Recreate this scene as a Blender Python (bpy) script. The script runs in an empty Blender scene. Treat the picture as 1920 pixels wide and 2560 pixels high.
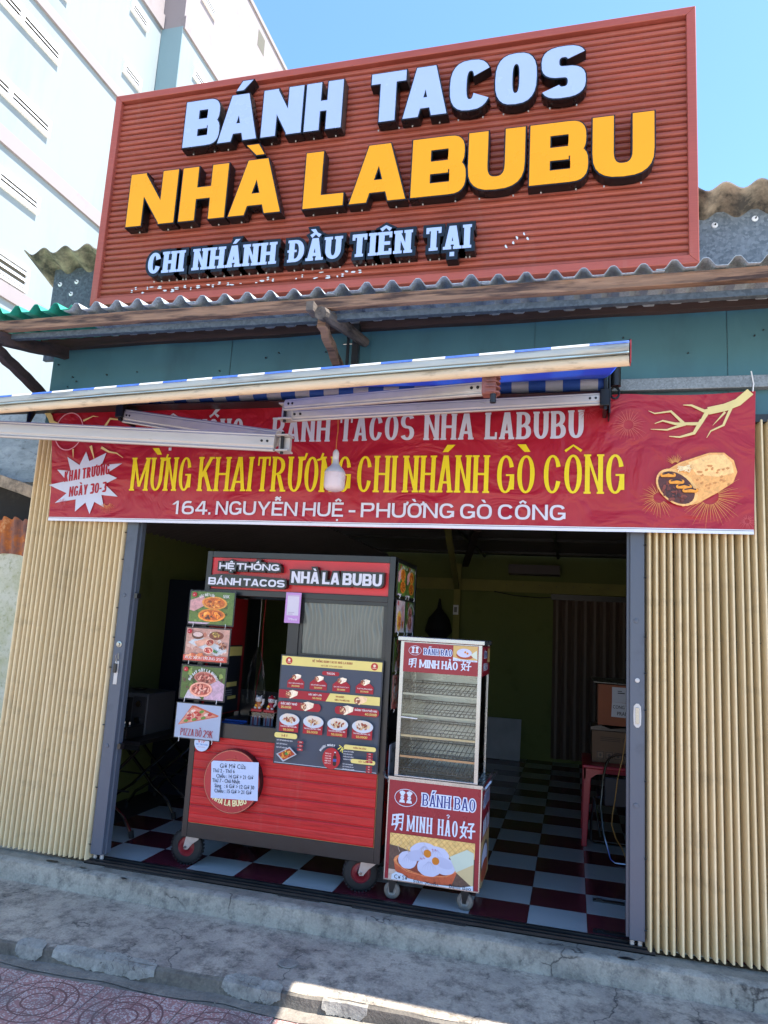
import bpy, math, random, unicodedata
from math import sin, cos, pi, radians
from mathutils import Vector, Matrix
from mathutils.geometry import delaunay_2d_cdt
sc = bpy.context.scene
COL = sc.collection
rnd = random.Random(7)

# ---------------------------------------------------------------- camera
yaw, pit, rol = radians(-15.15275), radians(9.15883), radians(3.27953)
fw = Vector((sin(yaw)*cos(pit), cos(yaw)*cos(pit), sin(pit)))
r0 = Vector((cos(yaw), -sin(yaw), 0)); u0 = r0.cross(fw)
rr = r0*cos(rol) + u0*sin(rol); uu = u0*cos(rol) - r0*sin(rol)
cd = bpy.data.cameras.new('camera'); cam = bpy.data.objects.new('camera', cd); COL.objects.link(cam)
cd.sensor_fit = 'VERTICAL'; cd.sensor_height = 36; cd.sensor_width = 27; cd.lens = 1785.5/2560*36
cd.clip_end = 3000; cd.clip_start = .05
mm = Matrix((rr, uu, -fw)).transposed().to_4x4(); mm.translation = (1.00232, -3.9424, 1.45361)
cam.matrix_world = mm
sc.camera = cam

# ---------------------------------------------------------------- world, sun, exposure
SUN = Vector((.475, .012, 1)).normalized()
wd = bpy.data.worlds.new('World'); sc.world = wd; wd.use_nodes = True
nt = wd.node_tree; bg = nt.nodes['Background']
sky = nt.nodes.new('ShaderNodeTexSky'); sky.sky_type = 'NISHITA'; sky.sun_disc = False
sky.sun_elevation = math.asin(SUN.z); sky.sun_rotation = math.atan2(SUN.x, SUN.y)
sky.air_density = 1.0; sky.dust_density = .3; sky.ozone_density = 3.0
hs = nt.nodes.new('ShaderNodeHueSaturation'); hs.inputs['Saturation'].default_value = 1.12; nt.links.new(sky.outputs[0], hs.inputs['Color']); nt.links.new(hs.outputs[0], bg.inputs[0]); bg.inputs[1].default_value = .112
sl = bpy.data.lights.new('sun', 'SUN'); sun = bpy.data.objects.new('sun', sl); COL.objects.link(sun)
sl.energy = 4.0; sl.angle = radians(.53); sl.color = (1, .935, .84)
sun.rotation_euler = (-SUN).to_track_quat('-Z', 'Y').to_euler(); sun.location = (6, 2, 14)
sc.view_settings.view_transform = 'Standard'; sc.view_settings.look = 'None'
sc.view_settings.exposure = 1.95; sc.view_settings.gamma = 1; sc.view_settings.use_curve_mapping = False
sc.cycles.max_bounces = 8; sc.cycles.transparent_max_bounces = 24
sc.cycles.use_denoising = True

# ---------------------------------------------------------------- materials
def lin(h):
    h = h.lstrip('#'); o = []
    for i in (0, 2, 4):
        c = int(h[i:i+2], 16)/255
        o.append(c/12.92 if c <= .04045 else ((c+.055)/1.055)**2.4)
    return (*o, 1)
MATS = {}
def nm(name):
    m = bpy.data.materials.new(name); m.use_nodes = True
    return m, m.node_tree, m.node_tree.nodes['Principled BSDF']
def N(t, typ, **kw):
    n = t.nodes.new(typ)
    for k, v in kw.items():
        if k.startswith('i_'):
            key = k[2:]; n.inputs[int(key) if key.isdigit() else key].default_value = v
        else: setattr(n, k, v)
    return n
def pos(t, scale=(1, 1, 1), rot=(0, 0, 0), obj=False):
    if obj: g = t.nodes.new('ShaderNodeTexCoord'); s = g.outputs['Object']
    else: g = t.nodes.new('ShaderNodeNewGeometry'); s = g.outputs['Position']
    m = t.nodes.new('ShaderNodeMapping'); m.inputs['Scale'].default_value = scale; m.inputs['Rotation'].default_value = rot
    t.links.new(s, m.inputs['Vector']); return m.outputs[0]
def noise(t, vec, scale, detail=6, rough=.6, dist=0):
    n = N(t, 'ShaderNodeTexNoise'); n.inputs['Scale'].default_value = scale; n.inputs['Detail'].default_value = detail
    n.inputs['Roughness'].default_value = rough; n.inputs['Distortion'].default_value = dist
    t.links.new(vec, n.inputs['Vector']); return n.outputs[0]
def ramp(t, fac, stops):
    r = t.nodes.new('ShaderNodeValToRGB'); e = r.color_ramp.elements
    while len(e) < len(stops): e.new(.5)
    for k, (p, c) in enumerate(stops):
        e[k].position = p; e[k].color = (c, c, c, 1) if isinstance(c, (int, float)) else c
    t.links.new(fac, r.inputs[0]); return r.outputs[0]
def mix(t, fac, a, b, mode='MIX'):
    m = t.nodes.new('ShaderNodeMix'); m.data_type = 'RGBA'; m.blend_type = mode
    for s, v in ((m.inputs['Factor'], fac), (m.inputs['A'], a), (m.inputs['B'], b)):
        if isinstance(v, (int, float)): s.default_value = v
        elif isinstance(v, tuple): s.default_value = v
        else: t.links.new(v, s)
    return m.outputs['Result']
def bump(t, b, h, strength=.3, dist=.01):
    n = t.nodes.new('ShaderNodeBump'); n.inputs['Strength'].default_value = strength; n.inputs['Distance'].default_value = dist
    t.links.new(h, n.inputs['Height']); t.links.new(n.outputs[0], b.inputs['Normal'])
def mul(c, k): return (c[0]*k, c[1]*k, c[2]*k, 1)
def M(name, col, rough=.5, metal=0, var=.15, vs=5, bs=0, bst=.2, stretch=(1, 1, 1), spec=.5, dirt=None, ds=3, dth=(.5, .7), rvar=.1, obj=False):
    if name in MATS: return MATS[name]
    m, t, b = nm(name); c = lin(col) if isinstance(col, str) else col
    v = pos(t, stretch, obj=obj); n = noise(t, v, vs)
    cc = mix(t, ramp(t, n, [(.25, 0.), (.75, 1.)]), mul(c, 1-var), mul(c, 1+var))
    if dirt:
        n2 = noise(t, v, ds, 8, .65)
        cc = mix(t, ramp(t, n2, [(dth[0], 0.), (dth[1], 1.)]), cc, lin(dirt))
    t.links.new(cc, b.inputs['Base Color'])
    r = ramp(t, n, [(.2, max(0, rough-rvar)), (.8, min(1, rough+rvar))]); t.links.new(r, b.inputs['Roughness'])
    b.inputs['Metallic'].default_value = metal; b.inputs['Specular IOR Level'].default_value = spec
    if bs: bump(t, b, noise(t, v, bs, 5), bst, .01)
    MATS[name] = m; return m
def photo(hexc):
    k = 'photo_ink_'+hexc.strip('#')
    if k in MATS: return MATS[k]
    m, t, b = nm(k); v = pos(t); n = noise(t, v, 38, 10, .8, .6); c = lin(hexc); n2 = noise(t, v, 150, 4, .7)
    cc = mix(t, ramp(t, n, [(.32, 0.), (.68, 1.)]), mul(c, .85), mul(c, 1.7)); cc = mix(t, ramp(t, n2, [(.55, 0.), (.75, .45)]), cc, (min(1, c[0]*1.5+.12), min(1, c[1]*1.5+.1), min(1, c[2]*1.5+.08), 1))
    t.links.new(cc, b.inputs['Base Color']); b.inputs['Roughness'].default_value = .35; MATS[k] = m; return m
def pm(hexc, rough=.42):
    k = 'ink_'+hexc.strip('#')+str(rough)
    return M(k, hexc, rough, var=.05, vs=9, spec=.4)

black_steel = M('black_steel', '#1d1f22', .35, .0, .25, 8, 60, .05)
steel_grey = M('grey_painted_steel', '#4c5563', .42, 0, .06, 3, 90, .03, dirt='#3b424e', ds=4, dth=(.6, .75))
dark_wood = M('weathered_timber', '#8c6c55', .8, 0, .4, 7, 30, .5, stretch=(.5, 3, 6), dirt='#43312a', ds=4, dth=(.48, .6))
dark_wood2 = M('dark_timber', '#3a2a27', .8, 0, .4, 7, 30, .5, stretch=(.35, 3, 6), dirt='#1c1615', ds=3, dth=(.5, .7))
log_wood = M('grey_log', '#5d544c', .85, 0, .4, 9, 25, .7, stretch=(2, .8, 3), dirt='#2b2522', ds=6, dth=(.5, .65))
alu = M('aluminium', '#b4b4b4', .42, .25, .12, 5, 0, stretch=(.6, 4, 4), dirt='#6f7276', ds=10, dth=(.62, .8))
alu_dark = M('dark_alloy', '#2c2e31', .4, .6, .2)
chrome = M('chrome_tube', '#8d9094', .18, 1, .1)
stainless = M('stainless_steel', '#a4a8ac', .26, .85, .1, 12, stretch=(1, 1, .3), dirt='#7f7468', ds=18, dth=(.62, .85))
teal_panel = M('teal_sheet', '#3f6c78', .5, .1, .14, 1.5, 5, .25, dirt='#375c67', ds=2, dth=(.5, .75), stretch=(1.2, 1, .5))
white_frame = M('white_metal', '#e6e8ea', .45, 0, .05)
rubber = M('black_rubber', '#16171a', .7, 0, .2, 30, 80, .3)
grey_rubber = M('grey_rubber', '#6b6660', .7, 0, .2, 30)
red_rim = M('red_rim', '#701823', .4, .1, .15, 20)
fork_steel = M('zinc_bracket', '#a2a5a8', .38, .7, .18, 25, 0, dirt='#6d6458', ds=25, dth=(.6, .8))
brick_red = M('dark_red_paint', '#8f1420', .35, 0, .08)

def galv(name, base, dark, rust=None, rth=(.55, .65), scale=70, metal=.2, rough=.5, spots=.5):
    m, t, b = nm(name); v = pos(t)
    vo = N(t, 'ShaderNodeTexVoronoi'); vo.inputs['Scale'].default_value = scale; t.links.new(v, vo.inputs['Vector'])
    sp = N(t, 'ShaderNodeSeparateColor'); t.links.new(vo.outputs['Color'], sp.inputs[0])
    c = mix(t, sp.outputs[0], lin(dark), lin(base))
    n1 = noise(t, v, 3.2, 7); c = mix(t, ramp(t, n1, [(.35, 0.), (.7, spots)]), c, lin(dark))
    if rust:
        n2 = noise(t, v, 2.1, 9, .65, .3); f = ramp(t, n2, [(rth[0], 0.), (rth[1], 1.)])
        c = mix(t, f, c, mix(t, noise(t, v, 25, 4), lin(rust), mul(lin(rust), .5)))
    t.links.new(c, b.inputs['Base Color']); b.inputs['Metallic'].default_value = metal; b.inputs['Roughness'].default_value = rough
    bump(t, b, n1, .15, .01); MATS[name] = m; return m
galv_grey = galv('galvanised_sheet', '#8b9297', '#5c6469', '#5d3f36', (.56, .66))
zinc = galv('zinc_sheet', '#c3cbcf', '#959ea3', '#80685c', (.62, .75), scale=140, metal=.1)
galv_dark = galv('galvanised_dark', '#5d666c', '#3e464c', None)
galv_rail = galv('galvanised_rail', '#8e979d', '#6d767c', None, scale=120)
roof_green = M('green_roof_coat', '#2f9f86', .5, .1, .15, 12, 40, .1, dirt='#1f6c5b', ds=20, dth=(.6, .75))
fibro = M('fibre_cement', '#a3937f', .95, 0, .35, 9, 50, .7, dirt='#4d4842', ds=6, dth=(.45, .62))
def rusty():
    m, t, b = nm('rusty_iron'); v = pos(t)
    n = noise(t, v, 7, 9, .7); c = ramp(t, n, [(.3, lin('#5e4a4b')), (.48, lin('#8d5f50')), (.58, lin('#b5672f')), (.72, lin('#d9b083'))])
    t.links.new(c, b.inputs['Base Color']); b.inputs['Roughness'].default_value = .9; bump(t, b, n, .4, .01); return m
rust_m = rusty()
def wall_old(name, a, d, e, s=4, r=.95, st=(1, 1, 1)):
    m, t, b = nm(name); v = pos(t, st)
    n = noise(t, v, s, 10, .7); n2 = noise(t, v, s*6, 8, .7)
    c = mix(t, ramp(t, n, [(.4, 0.), (.62, 1.)]), lin(a), lin(d)); c = mix(t, ramp(t, n2, [(.52, 0.), (.72, .85)]), c, lin(e))
    t.links.new(c, b.inputs['Base Color']); b.inputs['Roughness'].default_value = r; bump(t, b, n2, .5, .01); return m
block_m = wall_old('whitewashed_block', '#9aa7ae', '#77858c', '#4d555a', 3, st=(1, 1, 2.2))
moss_m = wall_old('mossy_plaster', '#c9c9b8', '#b4b596', '#7d8350', 5)
gap_shade_m = M('gap_shade', '#2a2928', .9, 0, .5, 5, 20, .4, dirt='#4a4744', ds=3, dth=(.5, .66))  # dark colour carries the shade of the neighbour's open gap
def concrete(name, a, d, stain, crack=True, s=2.2, rough=.9, patchy=.6, cs=2.3):
    m, t, b = nm(name); v = pos(t)
    n1 = noise(t, v, s, 10, .68, .4); n2 = noise(t, v, 13, 12, .78); n3 = noise(t, v, 90, 3)
    c = mix(t, ramp(t, n1, [(.36, 0.), (.64, 1.)]), lin(a), lin(d))
    c = mix(t, ramp(t, n2, [(.47, 0.), (.66, patchy)]), c, lin(stain))
    c = mix(t, ramp(t, n3, [(.35, .25), (.7, 0.)]), c, mul(lin(stain), .8))
    h = mix(t, .5, n2, n3)
    if crack:
        dv = N(t, 'ShaderNodeVectorMath', operation='ADD'); t.links.new(v, dv.inputs[0])
        nn = N(t, 'ShaderNodeTexNoise'); nn.inputs['Scale'].default_value = 5; nn.inputs['Detail'].default_value = 6; t.links.new(v, nn.inputs['Vector'])
        sc_ = N(t, 'ShaderNodeVectorMath', operation='SCALE'); sc_.inputs['Scale'].default_value = .28; t.links.new(nn.outputs['Color'], sc_.inputs[0]); t.links.new(sc_.outputs[0], dv.inputs[1])
        vo = N(t, 'ShaderNodeTexVoronoi', feature='DISTANCE_TO_EDGE'); vo.inputs['Scale'].default_value = cs; t.links.new(dv.outputs[0], vo.inputs['Vector'])
        f = ramp(t, vo.outputs['Distance'], [(.0, 1.), (.012, 0.)])
        gate = ramp(t, n1, [(.48, 0.), (.58, .9)]); ff = mix(t, f, (0, 0, 0, 1), gate)
        c = mix(t, ff, c, lin('#2c2a2b'))
    t.links.new(c, b.inputs['Base Color']); b.inputs['Roughness'].default_value = rough
    bump(t, b, h, .55, .012); MATS[name] = m; return m
pad_m = concrete('worn_pad_concrete', '#c9bca9', '#a0968a', '#5c5650', True, 3.4, patchy=1.0, cs=2.2)
ledge_m = concrete('ledge_concrete', '#aea99c', '#928e84', '#5f5d59', True, 3.2, patchy=.95, cs=1.6)
ledge_top_m = concrete('ledge_top_concrete', '#9c9789', '#827e74', '#55524d', True, 1.5, patchy=.6)
kerb_m = concrete('kerb_concrete', '#827b70', '#5c564f', '#2f2c29', False, 5)
mortar_m = concrete('mortar_strip', '#958d82', '#756e66', '#524d47', False, 6)
patch_m = concrete('limewash_patch', '#a8a49a', '#8b877f', '#5d5a55', True, 9, patchy=.8, cs=9)
street_m = concrete('street_surface', '#c6baa8', '#b8ad9c', '#a99d8c', False, .8)
bld_w = M('pale_aqua_render', '#838f94', .9, 0, .04, .6, 6, .1, dirt='#778489', ds=.9, dth=(.5, .8), stretch=(1, 1, .22))
bld_p = M('pinkish_render', '#8a8487', .9, 0, .05, .8, 6, .1, dirt='#777072', ds=1.2, dth=(.55, .75))
bld_shade = M('shaded_aqua_render', '#7c979f', .9, 0, .04, .8)  # shade of the return face put into a stronger aqua tint
bld_dark = M('vent_dark', '#5b5a52', .9)
def slat_mat(name, a, d):
    m, t, b = nm(name); v = pos(t, (.8, 1, 18)); n = noise(t, v, 7, 8, .7, .3)
    c = mix(t, ramp(t, n, [(.32, 0.), (.7, 1.)]), lin(a), lin(d))
    n2 = noise(t, pos(t), 1.3, 4); c = mix(t, ramp(t, n2, [(.4, 0.), (.7, .25)]), c, mul(lin(a), 1.25)); oi = N(t, 'ShaderNodeObjectInfo'); c = mix(t, ramp(t, oi.outputs['Random'], [(0, 0.), (1, .3)]), c, lin(d))
    n5 = noise(t, pos(t, (3, 1, .4)), 5, 8, .7); c = mix(t, ramp(t, n5, [(.56, 0.), (.8, .14)]), c, mul(lin('#a08c80'), 1))
    t.links.new(c, b.inputs['Base Color']); b.inputs['Roughness'].default_value = .42; b.inputs['Specular IOR Level'].default_value = .35; return m
sign_m = slat_mat('redwood_slat', '#a95746', '#7a3d33')
sign_frame_m = slat_mat('redwood_trim', '#ab5749', '#90473c')
cart_red = slat_mat('scarlet_board', '#d22a2c', '#96151a')
header_red = M('scarlet_header', '#c81f2b', .3, 0, .08, 4, 7, .06)
face_white = M('letter_face_white', '#a7b8de', .25, 0, .02, 3, spec=.5)
face_yellow = M('letter_face_yellow', '#f3a000', .3, 0, .03, 3, spec=.4)
letter_black = M('letter_return_black', '#0f1113', .3, 0, .2, spec=.5)
def shutter_mat():
    m, t, b = nm('beige_shutter_leaf'); v = pos(t, (30, 30, 2.2)); n = noise(t, v, 9, 6, .75)
    c = mix(t, ramp(t, n, [(.35, 0.), (.7, 1.)]), lin('#e9d8b2'), lin('#d0bc92'))
    n2 = noise(t, pos(t, (1, 1, .35)), 2.6, 4); c = mix(t, ramp(t, n2, [(.5, 0.), (.8, .3)]), c, lin('#8f8264'))
    oi = N(t, 'ShaderNodeObjectInfo'); c = mix(t, ramp(t, oi.outputs['Random'], [(0, .0), (1, .2)]), c, lin('#a8935f')); n3 = noise(t, pos(t, (1, 1, 3)), 3.5, 8, .7); c = mix(t, ramp(t, n3, [(.55, 0.), (.75, .35)]), c, lin('#857a60'))
    t.links.new(c, b.inputs['Base Color']); b.inputs['Roughness'].default_value = .42; b.inputs['Metallic'].default_value = .05; return m
shutter_m = shutter_mat()
shutter_in = M('brown_shutter_leaf', '#6b5a50', .6, 0, .2, 6, stretch=(8, 1, .5))
tile_w = M('white_floor_tile', '#aeb5b6', .16, 0, .05, 2.5, spec=.6, dirt='#8796a0', ds=5, dth=(.6, .85), rvar=.06)
tile_r = M('maroon_floor_tile', '#55202b', .2, 0, .15, 3, spec=.5, dirt='#421722', ds=6, dth=(.55, .8), rvar=.06)
green_wall = M('lime_green_plaster', '#6c7540', .85, 0, .12, 1.2, 20, .1, dirt='#4e5828', ds=2, dth=(.55, .8))
ceil_m = M('dark_ceiling_sheet', '#625d5d', .7, .2, .15)
yellow_trim = M('olive_beam', '#8d8a4b', .8, 0, .15)
def terrazzo():
    m, t, b = nm('pink_terrazzo')
    tc = N(t, 'ShaderNodeTexCoord'); ob = tc.outputs['Object']; g = pos(t)
    vo = N(t, 'ShaderNodeTexVoronoi'); vo.inputs['Scale'].default_value = 120; t.links.new(g, vo.inputs['Vector'])
    sp = N(t, 'ShaderNodeSeparateColor'); t.links.new(vo.outputs['Color'], sp.inputs[0])
    chip = ramp(t, sp.outputs[0], [(.42, 0.), (.5, 1.)]); edge = ramp(t, vo.outputs['Distance'], [(.45, 1.), (.6, 0.)])
    f = mix(t, chip, (0, 0, 0, 1), edge)
    n = noise(t, g, 4, 6); base = mix(t, ramp(t, n, [(.35, 0.), (.65, 1.)]), lin('#b0807a'), lin('#976f6b'))
    c = mix(t, f, base, lin('#c6b8b2'))
    # pressed pattern of rings and lines: fine relief
    xyz = N(t, 'ShaderNodeSeparateXYZ'); t.links.new(ob, xyz.inputs[0])
    def op(o, a, bb=0.):
        k = N(t, 'ShaderNodeMath', operation=o)
        for i, q in enumerate((a, bb)):
            if isinstance(q, (int, float)): k.inputs[i].default_value = q
            else: t.links.new(q, k.inputs[i])
        return k.outputs[0]
    L = op('SQRT', op('ADD', op('MULTIPLY', xyz.outputs[0], xyz.outputs[0]), op('MULTIPLY', xyz.outputs[1], xyz.outputs[1])))
    gr = None
    for rad in (.065, .115, .165):
        d = op('LESS_THAN', op('ABSOLUTE', op('SUBTRACT', L, rad)), .0045); gr = d if gr is None else op('MAXIMUM', gr, d)
    out = op('GREATER_THAN', L, .065)
    for s in (0, 1):
        for q in (-.1, 0., .1):
            d = op('LESS_THAN', op('ABSOLUTE', op('SUBTRACT', xyz.outputs[s], q)), .003); gr = op('MAXIMUM', gr, op('MULTIPLY', d, out))
    c = mix(t, gr, c, lin('#74504e'))
    n2 = noise(t, g, 3, 9, .7); c = mix(t, ramp(t, n2, [(.5, 0.), (.68, .75)]), c, lin('#6b6664'))
    t.links.new(c, b.inputs['Base Color']); b.inputs['Roughness'].default_value = .75
    bump(t, b, op('SUBTRACT', 1., gr), .6, .004); return m
terrazzo_m = terrazzo()
def glass(name, tint=(1, 1, 1, 1), refl=.12, rough=.02):
    m = bpy.data.materials.new(name); m.use_nodes = True; t = m.node_tree; t.nodes.remove(t.nodes['Principled BSDF'])
    o = t.nodes['Material Output']; tr = N(t, 'ShaderNodeBsdfTransparent'); tr.inputs[0].default_value = tint
    gl = N(t, 'ShaderNodeBsdfGlossy'); gl.inputs['Roughness'].default_value = rough
    fr = N(t, 'ShaderNodeLayerWeight'); fr.inputs['Blend'].default_value = refl*2
    ms = N(t, 'ShaderNodeMixShader'); t.links.new(fr.outputs['Fresnel'], ms.inputs[0]); t.links.new(tr.outputs[0], ms.inputs[1]); t.links.new(gl.outputs[0], ms.inputs[2])
    t.links.new(ms.outputs[0], o.inputs[0]); return m
glass_m = glass('clear_glass', (.93, .96, .95, 1), .14)
lam_m = glass('laminate_film', (.9, .9, .9, 1), .1, .12)
acrylic_m = glass('clear_acrylic', (.8, .82, .86, 1), .16, .08)
def film():
    m, t, b = nm('wavy_plastic_film')
    v = pos(t, (1, 1, 1)); n = noise(t, pos(t, (2.2, 1, 1.1)), 2.2, 3, .5, 1.2)
    w = N(t, 'ShaderNodeTexWave', wave_type='BANDS'); w.inputs['Scale'].default_value = 9; w.inputs['Distortion'].default_value = 16; w.inputs['Detail'].default_value = 2.2; w.inputs['Detail Scale'].default_value = .45
    t.links.new(pos(t, (1.4, 1, .55)), w.inputs['Vector'])
    f = ramp(t, w.outputs['Fac'], [(.62, 0.), (.95, 1.)])
    c = mix(t, n, lin('#4a4f4b'), lin('#6d736c')); f = mix(t, .86, f, (0, 0, 0, 1)); c = mix(t, f, c, lin('#a4a595'))
    t.links.new(c, b.inputs['Base Color']); b.inputs['Roughness'].default_value = .22; bump(t, b, w.outputs['Fac'], .3, .01); return m
film_m = film()
bag_m = glass('thin_plastic_bag', (.86, .88, .9, 1), .07, .25)

# ---------------------------------------------------------------- objects
ORG = {}
def tag(o, label=None, cat=None, group=None, kind=None):
    if label: o['label'] = label
    if cat: o['category'] = cat
    if group: o['group'] = group
    if kind: o['kind'] = kind
    return o
def thing(name, loc, label, cat, group=None):
    o = bpy.data.objects.new(name, None); o.empty_display_size = .1; COL.objects.link(o); o.location = loc
    ORG[o] = Vector(loc); return tag(o, label, cat, group)
class MB:
    def __init__(s): s.v = []; s.f = []; s.m = []; s.cur = 0
    def add(s, vs, fs):
        n = len(s.v); s.v += [Vector(a) for a in vs]; s.f += [tuple(i+n for i in f) for f in fs]; s.m += [s.cur]*len(fs); return s
    def box(s, x0, x1, y0, y1, z0, z1):
        return s.add([(x, y, z) for z in (z0, z1) for y in (y0, y1) for x in (x0, x1)],
                     [(0, 2, 3, 1), (4, 5, 7, 6), (0, 1, 5, 4), (2, 6, 7, 3), (0, 4, 6, 2), (1, 3, 7, 5)])
    def prism(s, poly, ax, a, b):   # poly of 2D points, extruded along axis ax from a to b
        def P(p, q):
            return {'x': (q, p[0], p[1]), 'y': (p[0], q, p[1]), 'z': (p[0], p[1], q)}[ax]
        n = len(poly); vs = [P(p, a) for p in poly]+[P(p, b) for p in poly]
        fs = [tuple(range(n))[::-1], tuple(range(n, 2*n))]+[(i, (i+1) % n, n+(i+1) % n, n+i) for i in range(n)]
        return s.add(vs, fs)
    def bar(s, p, q, w, h, up=(0, 0, 1)):   # box beam from p to q
        p = Vector(p); q = Vector(q); d = (q-p).normalized(); a = d.cross(Vector(up))
        a = a.normalized() if a.length > 1e-4 else Vector((1, 0, 0)); b = a.cross(d)
        vs = [c+a*sx*w/2+b*sy*h/2 for c in (p, q) for sx, sy in ((-1, -1), (1, -1), (1, 1), (-1, 1))]
        return s.add(vs, [(0, 1, 2, 3), (7, 6, 5, 4)]+[(i, i+4, (i+1) % 4+4, (i+1) % 4) for i in range(4)])
    def tube(s, pts, r, n=8, cap=True):
        pts = [Vector(p) for p in pts]; base = len(s.v); vs = []; fs = []; ref = None
        for i, p in enumerate(pts):
            d = (pts[min(i+1, len(pts)-1)]-pts[max(i-1, 0)]).normalized()
            if ref is None: ref = d.orthogonal().normalized()
            a = (ref-d*ref.dot(d)).normalized(); b = d.cross(a); ref = a
            ri = r[i] if isinstance(r, (list, tuple)) else r
            vs += [p+(a*cos(2*pi*k/n)+b*sin(2*pi*k/n))*ri for k in range(n)]
        for i in range(len(pts)-1):
            fs += [(i*n+k, i*n+(k+1) % n, (i+1)*n+(k+1) % n, (i+1)*n+k) for k in range(n)]
        if cap: fs += [tuple(range(n))[::-1], tuple(range(len(vs)-n, len(vs)))]
        return s.add(vs, fs)
    def lathe(s, c, axis, prof, n=24):   # prof: (distance along axis, radius)
        ax = Vector(axis).normalized(); a = ax.orthogonal().normalized(); b = ax.cross(a); c = Vector(c); m = len(prof)
        vs = [c+ax*d+(a*cos(2*pi*k/n)+b*sin(2*pi*k/n))*max(r, 1e-4) for d, r in prof for k in range(n)]
        fs = [(i*n+k, i*n+(k+1) % n, (i+1)*n+(k+1) % n, (i+1)*n+k) for i in range(m-1) for k in range(n)]
        if prof[0] != prof[-1]: fs += [tuple(range(n))[::-1], tuple(range((m-1)*n, m*n))]
        return s.add(vs, fs)
    def build(s, name, mats, parent=None, smooth=False, loc=None, bevel=0):
        o0 = ORG.get(parent, Vector((0, 0, 0))) if parent else Vector(loc or (0, 0, 0))
        me = bpy.data.meshes.new(name); me.from_pydata([tuple(v-o0) for v in s.v], [], s.f); me.update()
        mats = mats if isinstance(mats, (list, tuple)) else [mats]
        for m in mats: me.materials.append(m)
        if len(mats) > 1: me.polygons.foreach_set('material_index', s.m)
        o = bpy.data.objects.new(name, me); COL.objects.link(o)
        if parent: o.parent = parent
        else: o.location = o0
        ORG[o] = o0
        if smooth:
            me.polygons.foreach_set('use_smooth', [True]*len(me.polygons))
            try: me.set_sharp_from_angle(angle=radians(40))
            except Exception: pass
        if bevel:
            b = o.modifiers.new('bevel', 'BEVEL'); b.width = bevel; b.segments = 2; b.limit_method = 'ANGLE'
        return o
def box(name, m, b6, parent=None, bevel=0, loc=None): return MB().box(*b6).build(name, m, parent, bevel=bevel, loc=loc)
def dup(o, parent=None, loc=None, name=None):
    c = o.copy(); COL.objects.link(c)
    if parent is not None: c.parent = parent
    if loc is not None: c.location = loc
    return c

# ---------------------------------------------------------------- lettering (own stroke alphabet)
WID = {'-': .32, ',': .1}; WID.update(I=0, M=.95, W=.95, T=.62, L=.55, E=.55, F=.55, J=.5, Z=.6)
class ST:
    def __init__(s, v=.22, h=.18, serif=0, hs=.08, gap=.09, n=2.5, sp=.28): s.v, s.h, s.serif, s.hs, s.gap, s.n, s.sp = v, h, serif, hs, gap, n, sp
    def key(s): return (s.v, s.h, s.serif, s.hs, s.n)
BLACK = ST(.3, .215, gap=.055, n=2.7, sp=.3); BOLD = ST(.2, .16, gap=.09); MED = ST(.185, .15, gap=.11)
SLAB = ST(.17, .1, .045, .085, gap=.125, n=2.1); SIGN3 = ST(.24, .15, .06, .12, gap=.13, n=2.1); NARR = ST(.115, .06, .03, .05, gap=.075, n=2.1, sp=.2); FLARE = ST(.17, .1, .025, .07, gap=.09, n=2.2)
RND = ST(.26, .2, gap=.07, n=2.2)
BASE = {}
def decomp(ch):
    d = unicodedata.normalize('NFD', ch); return d[0], d[1:]
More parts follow.
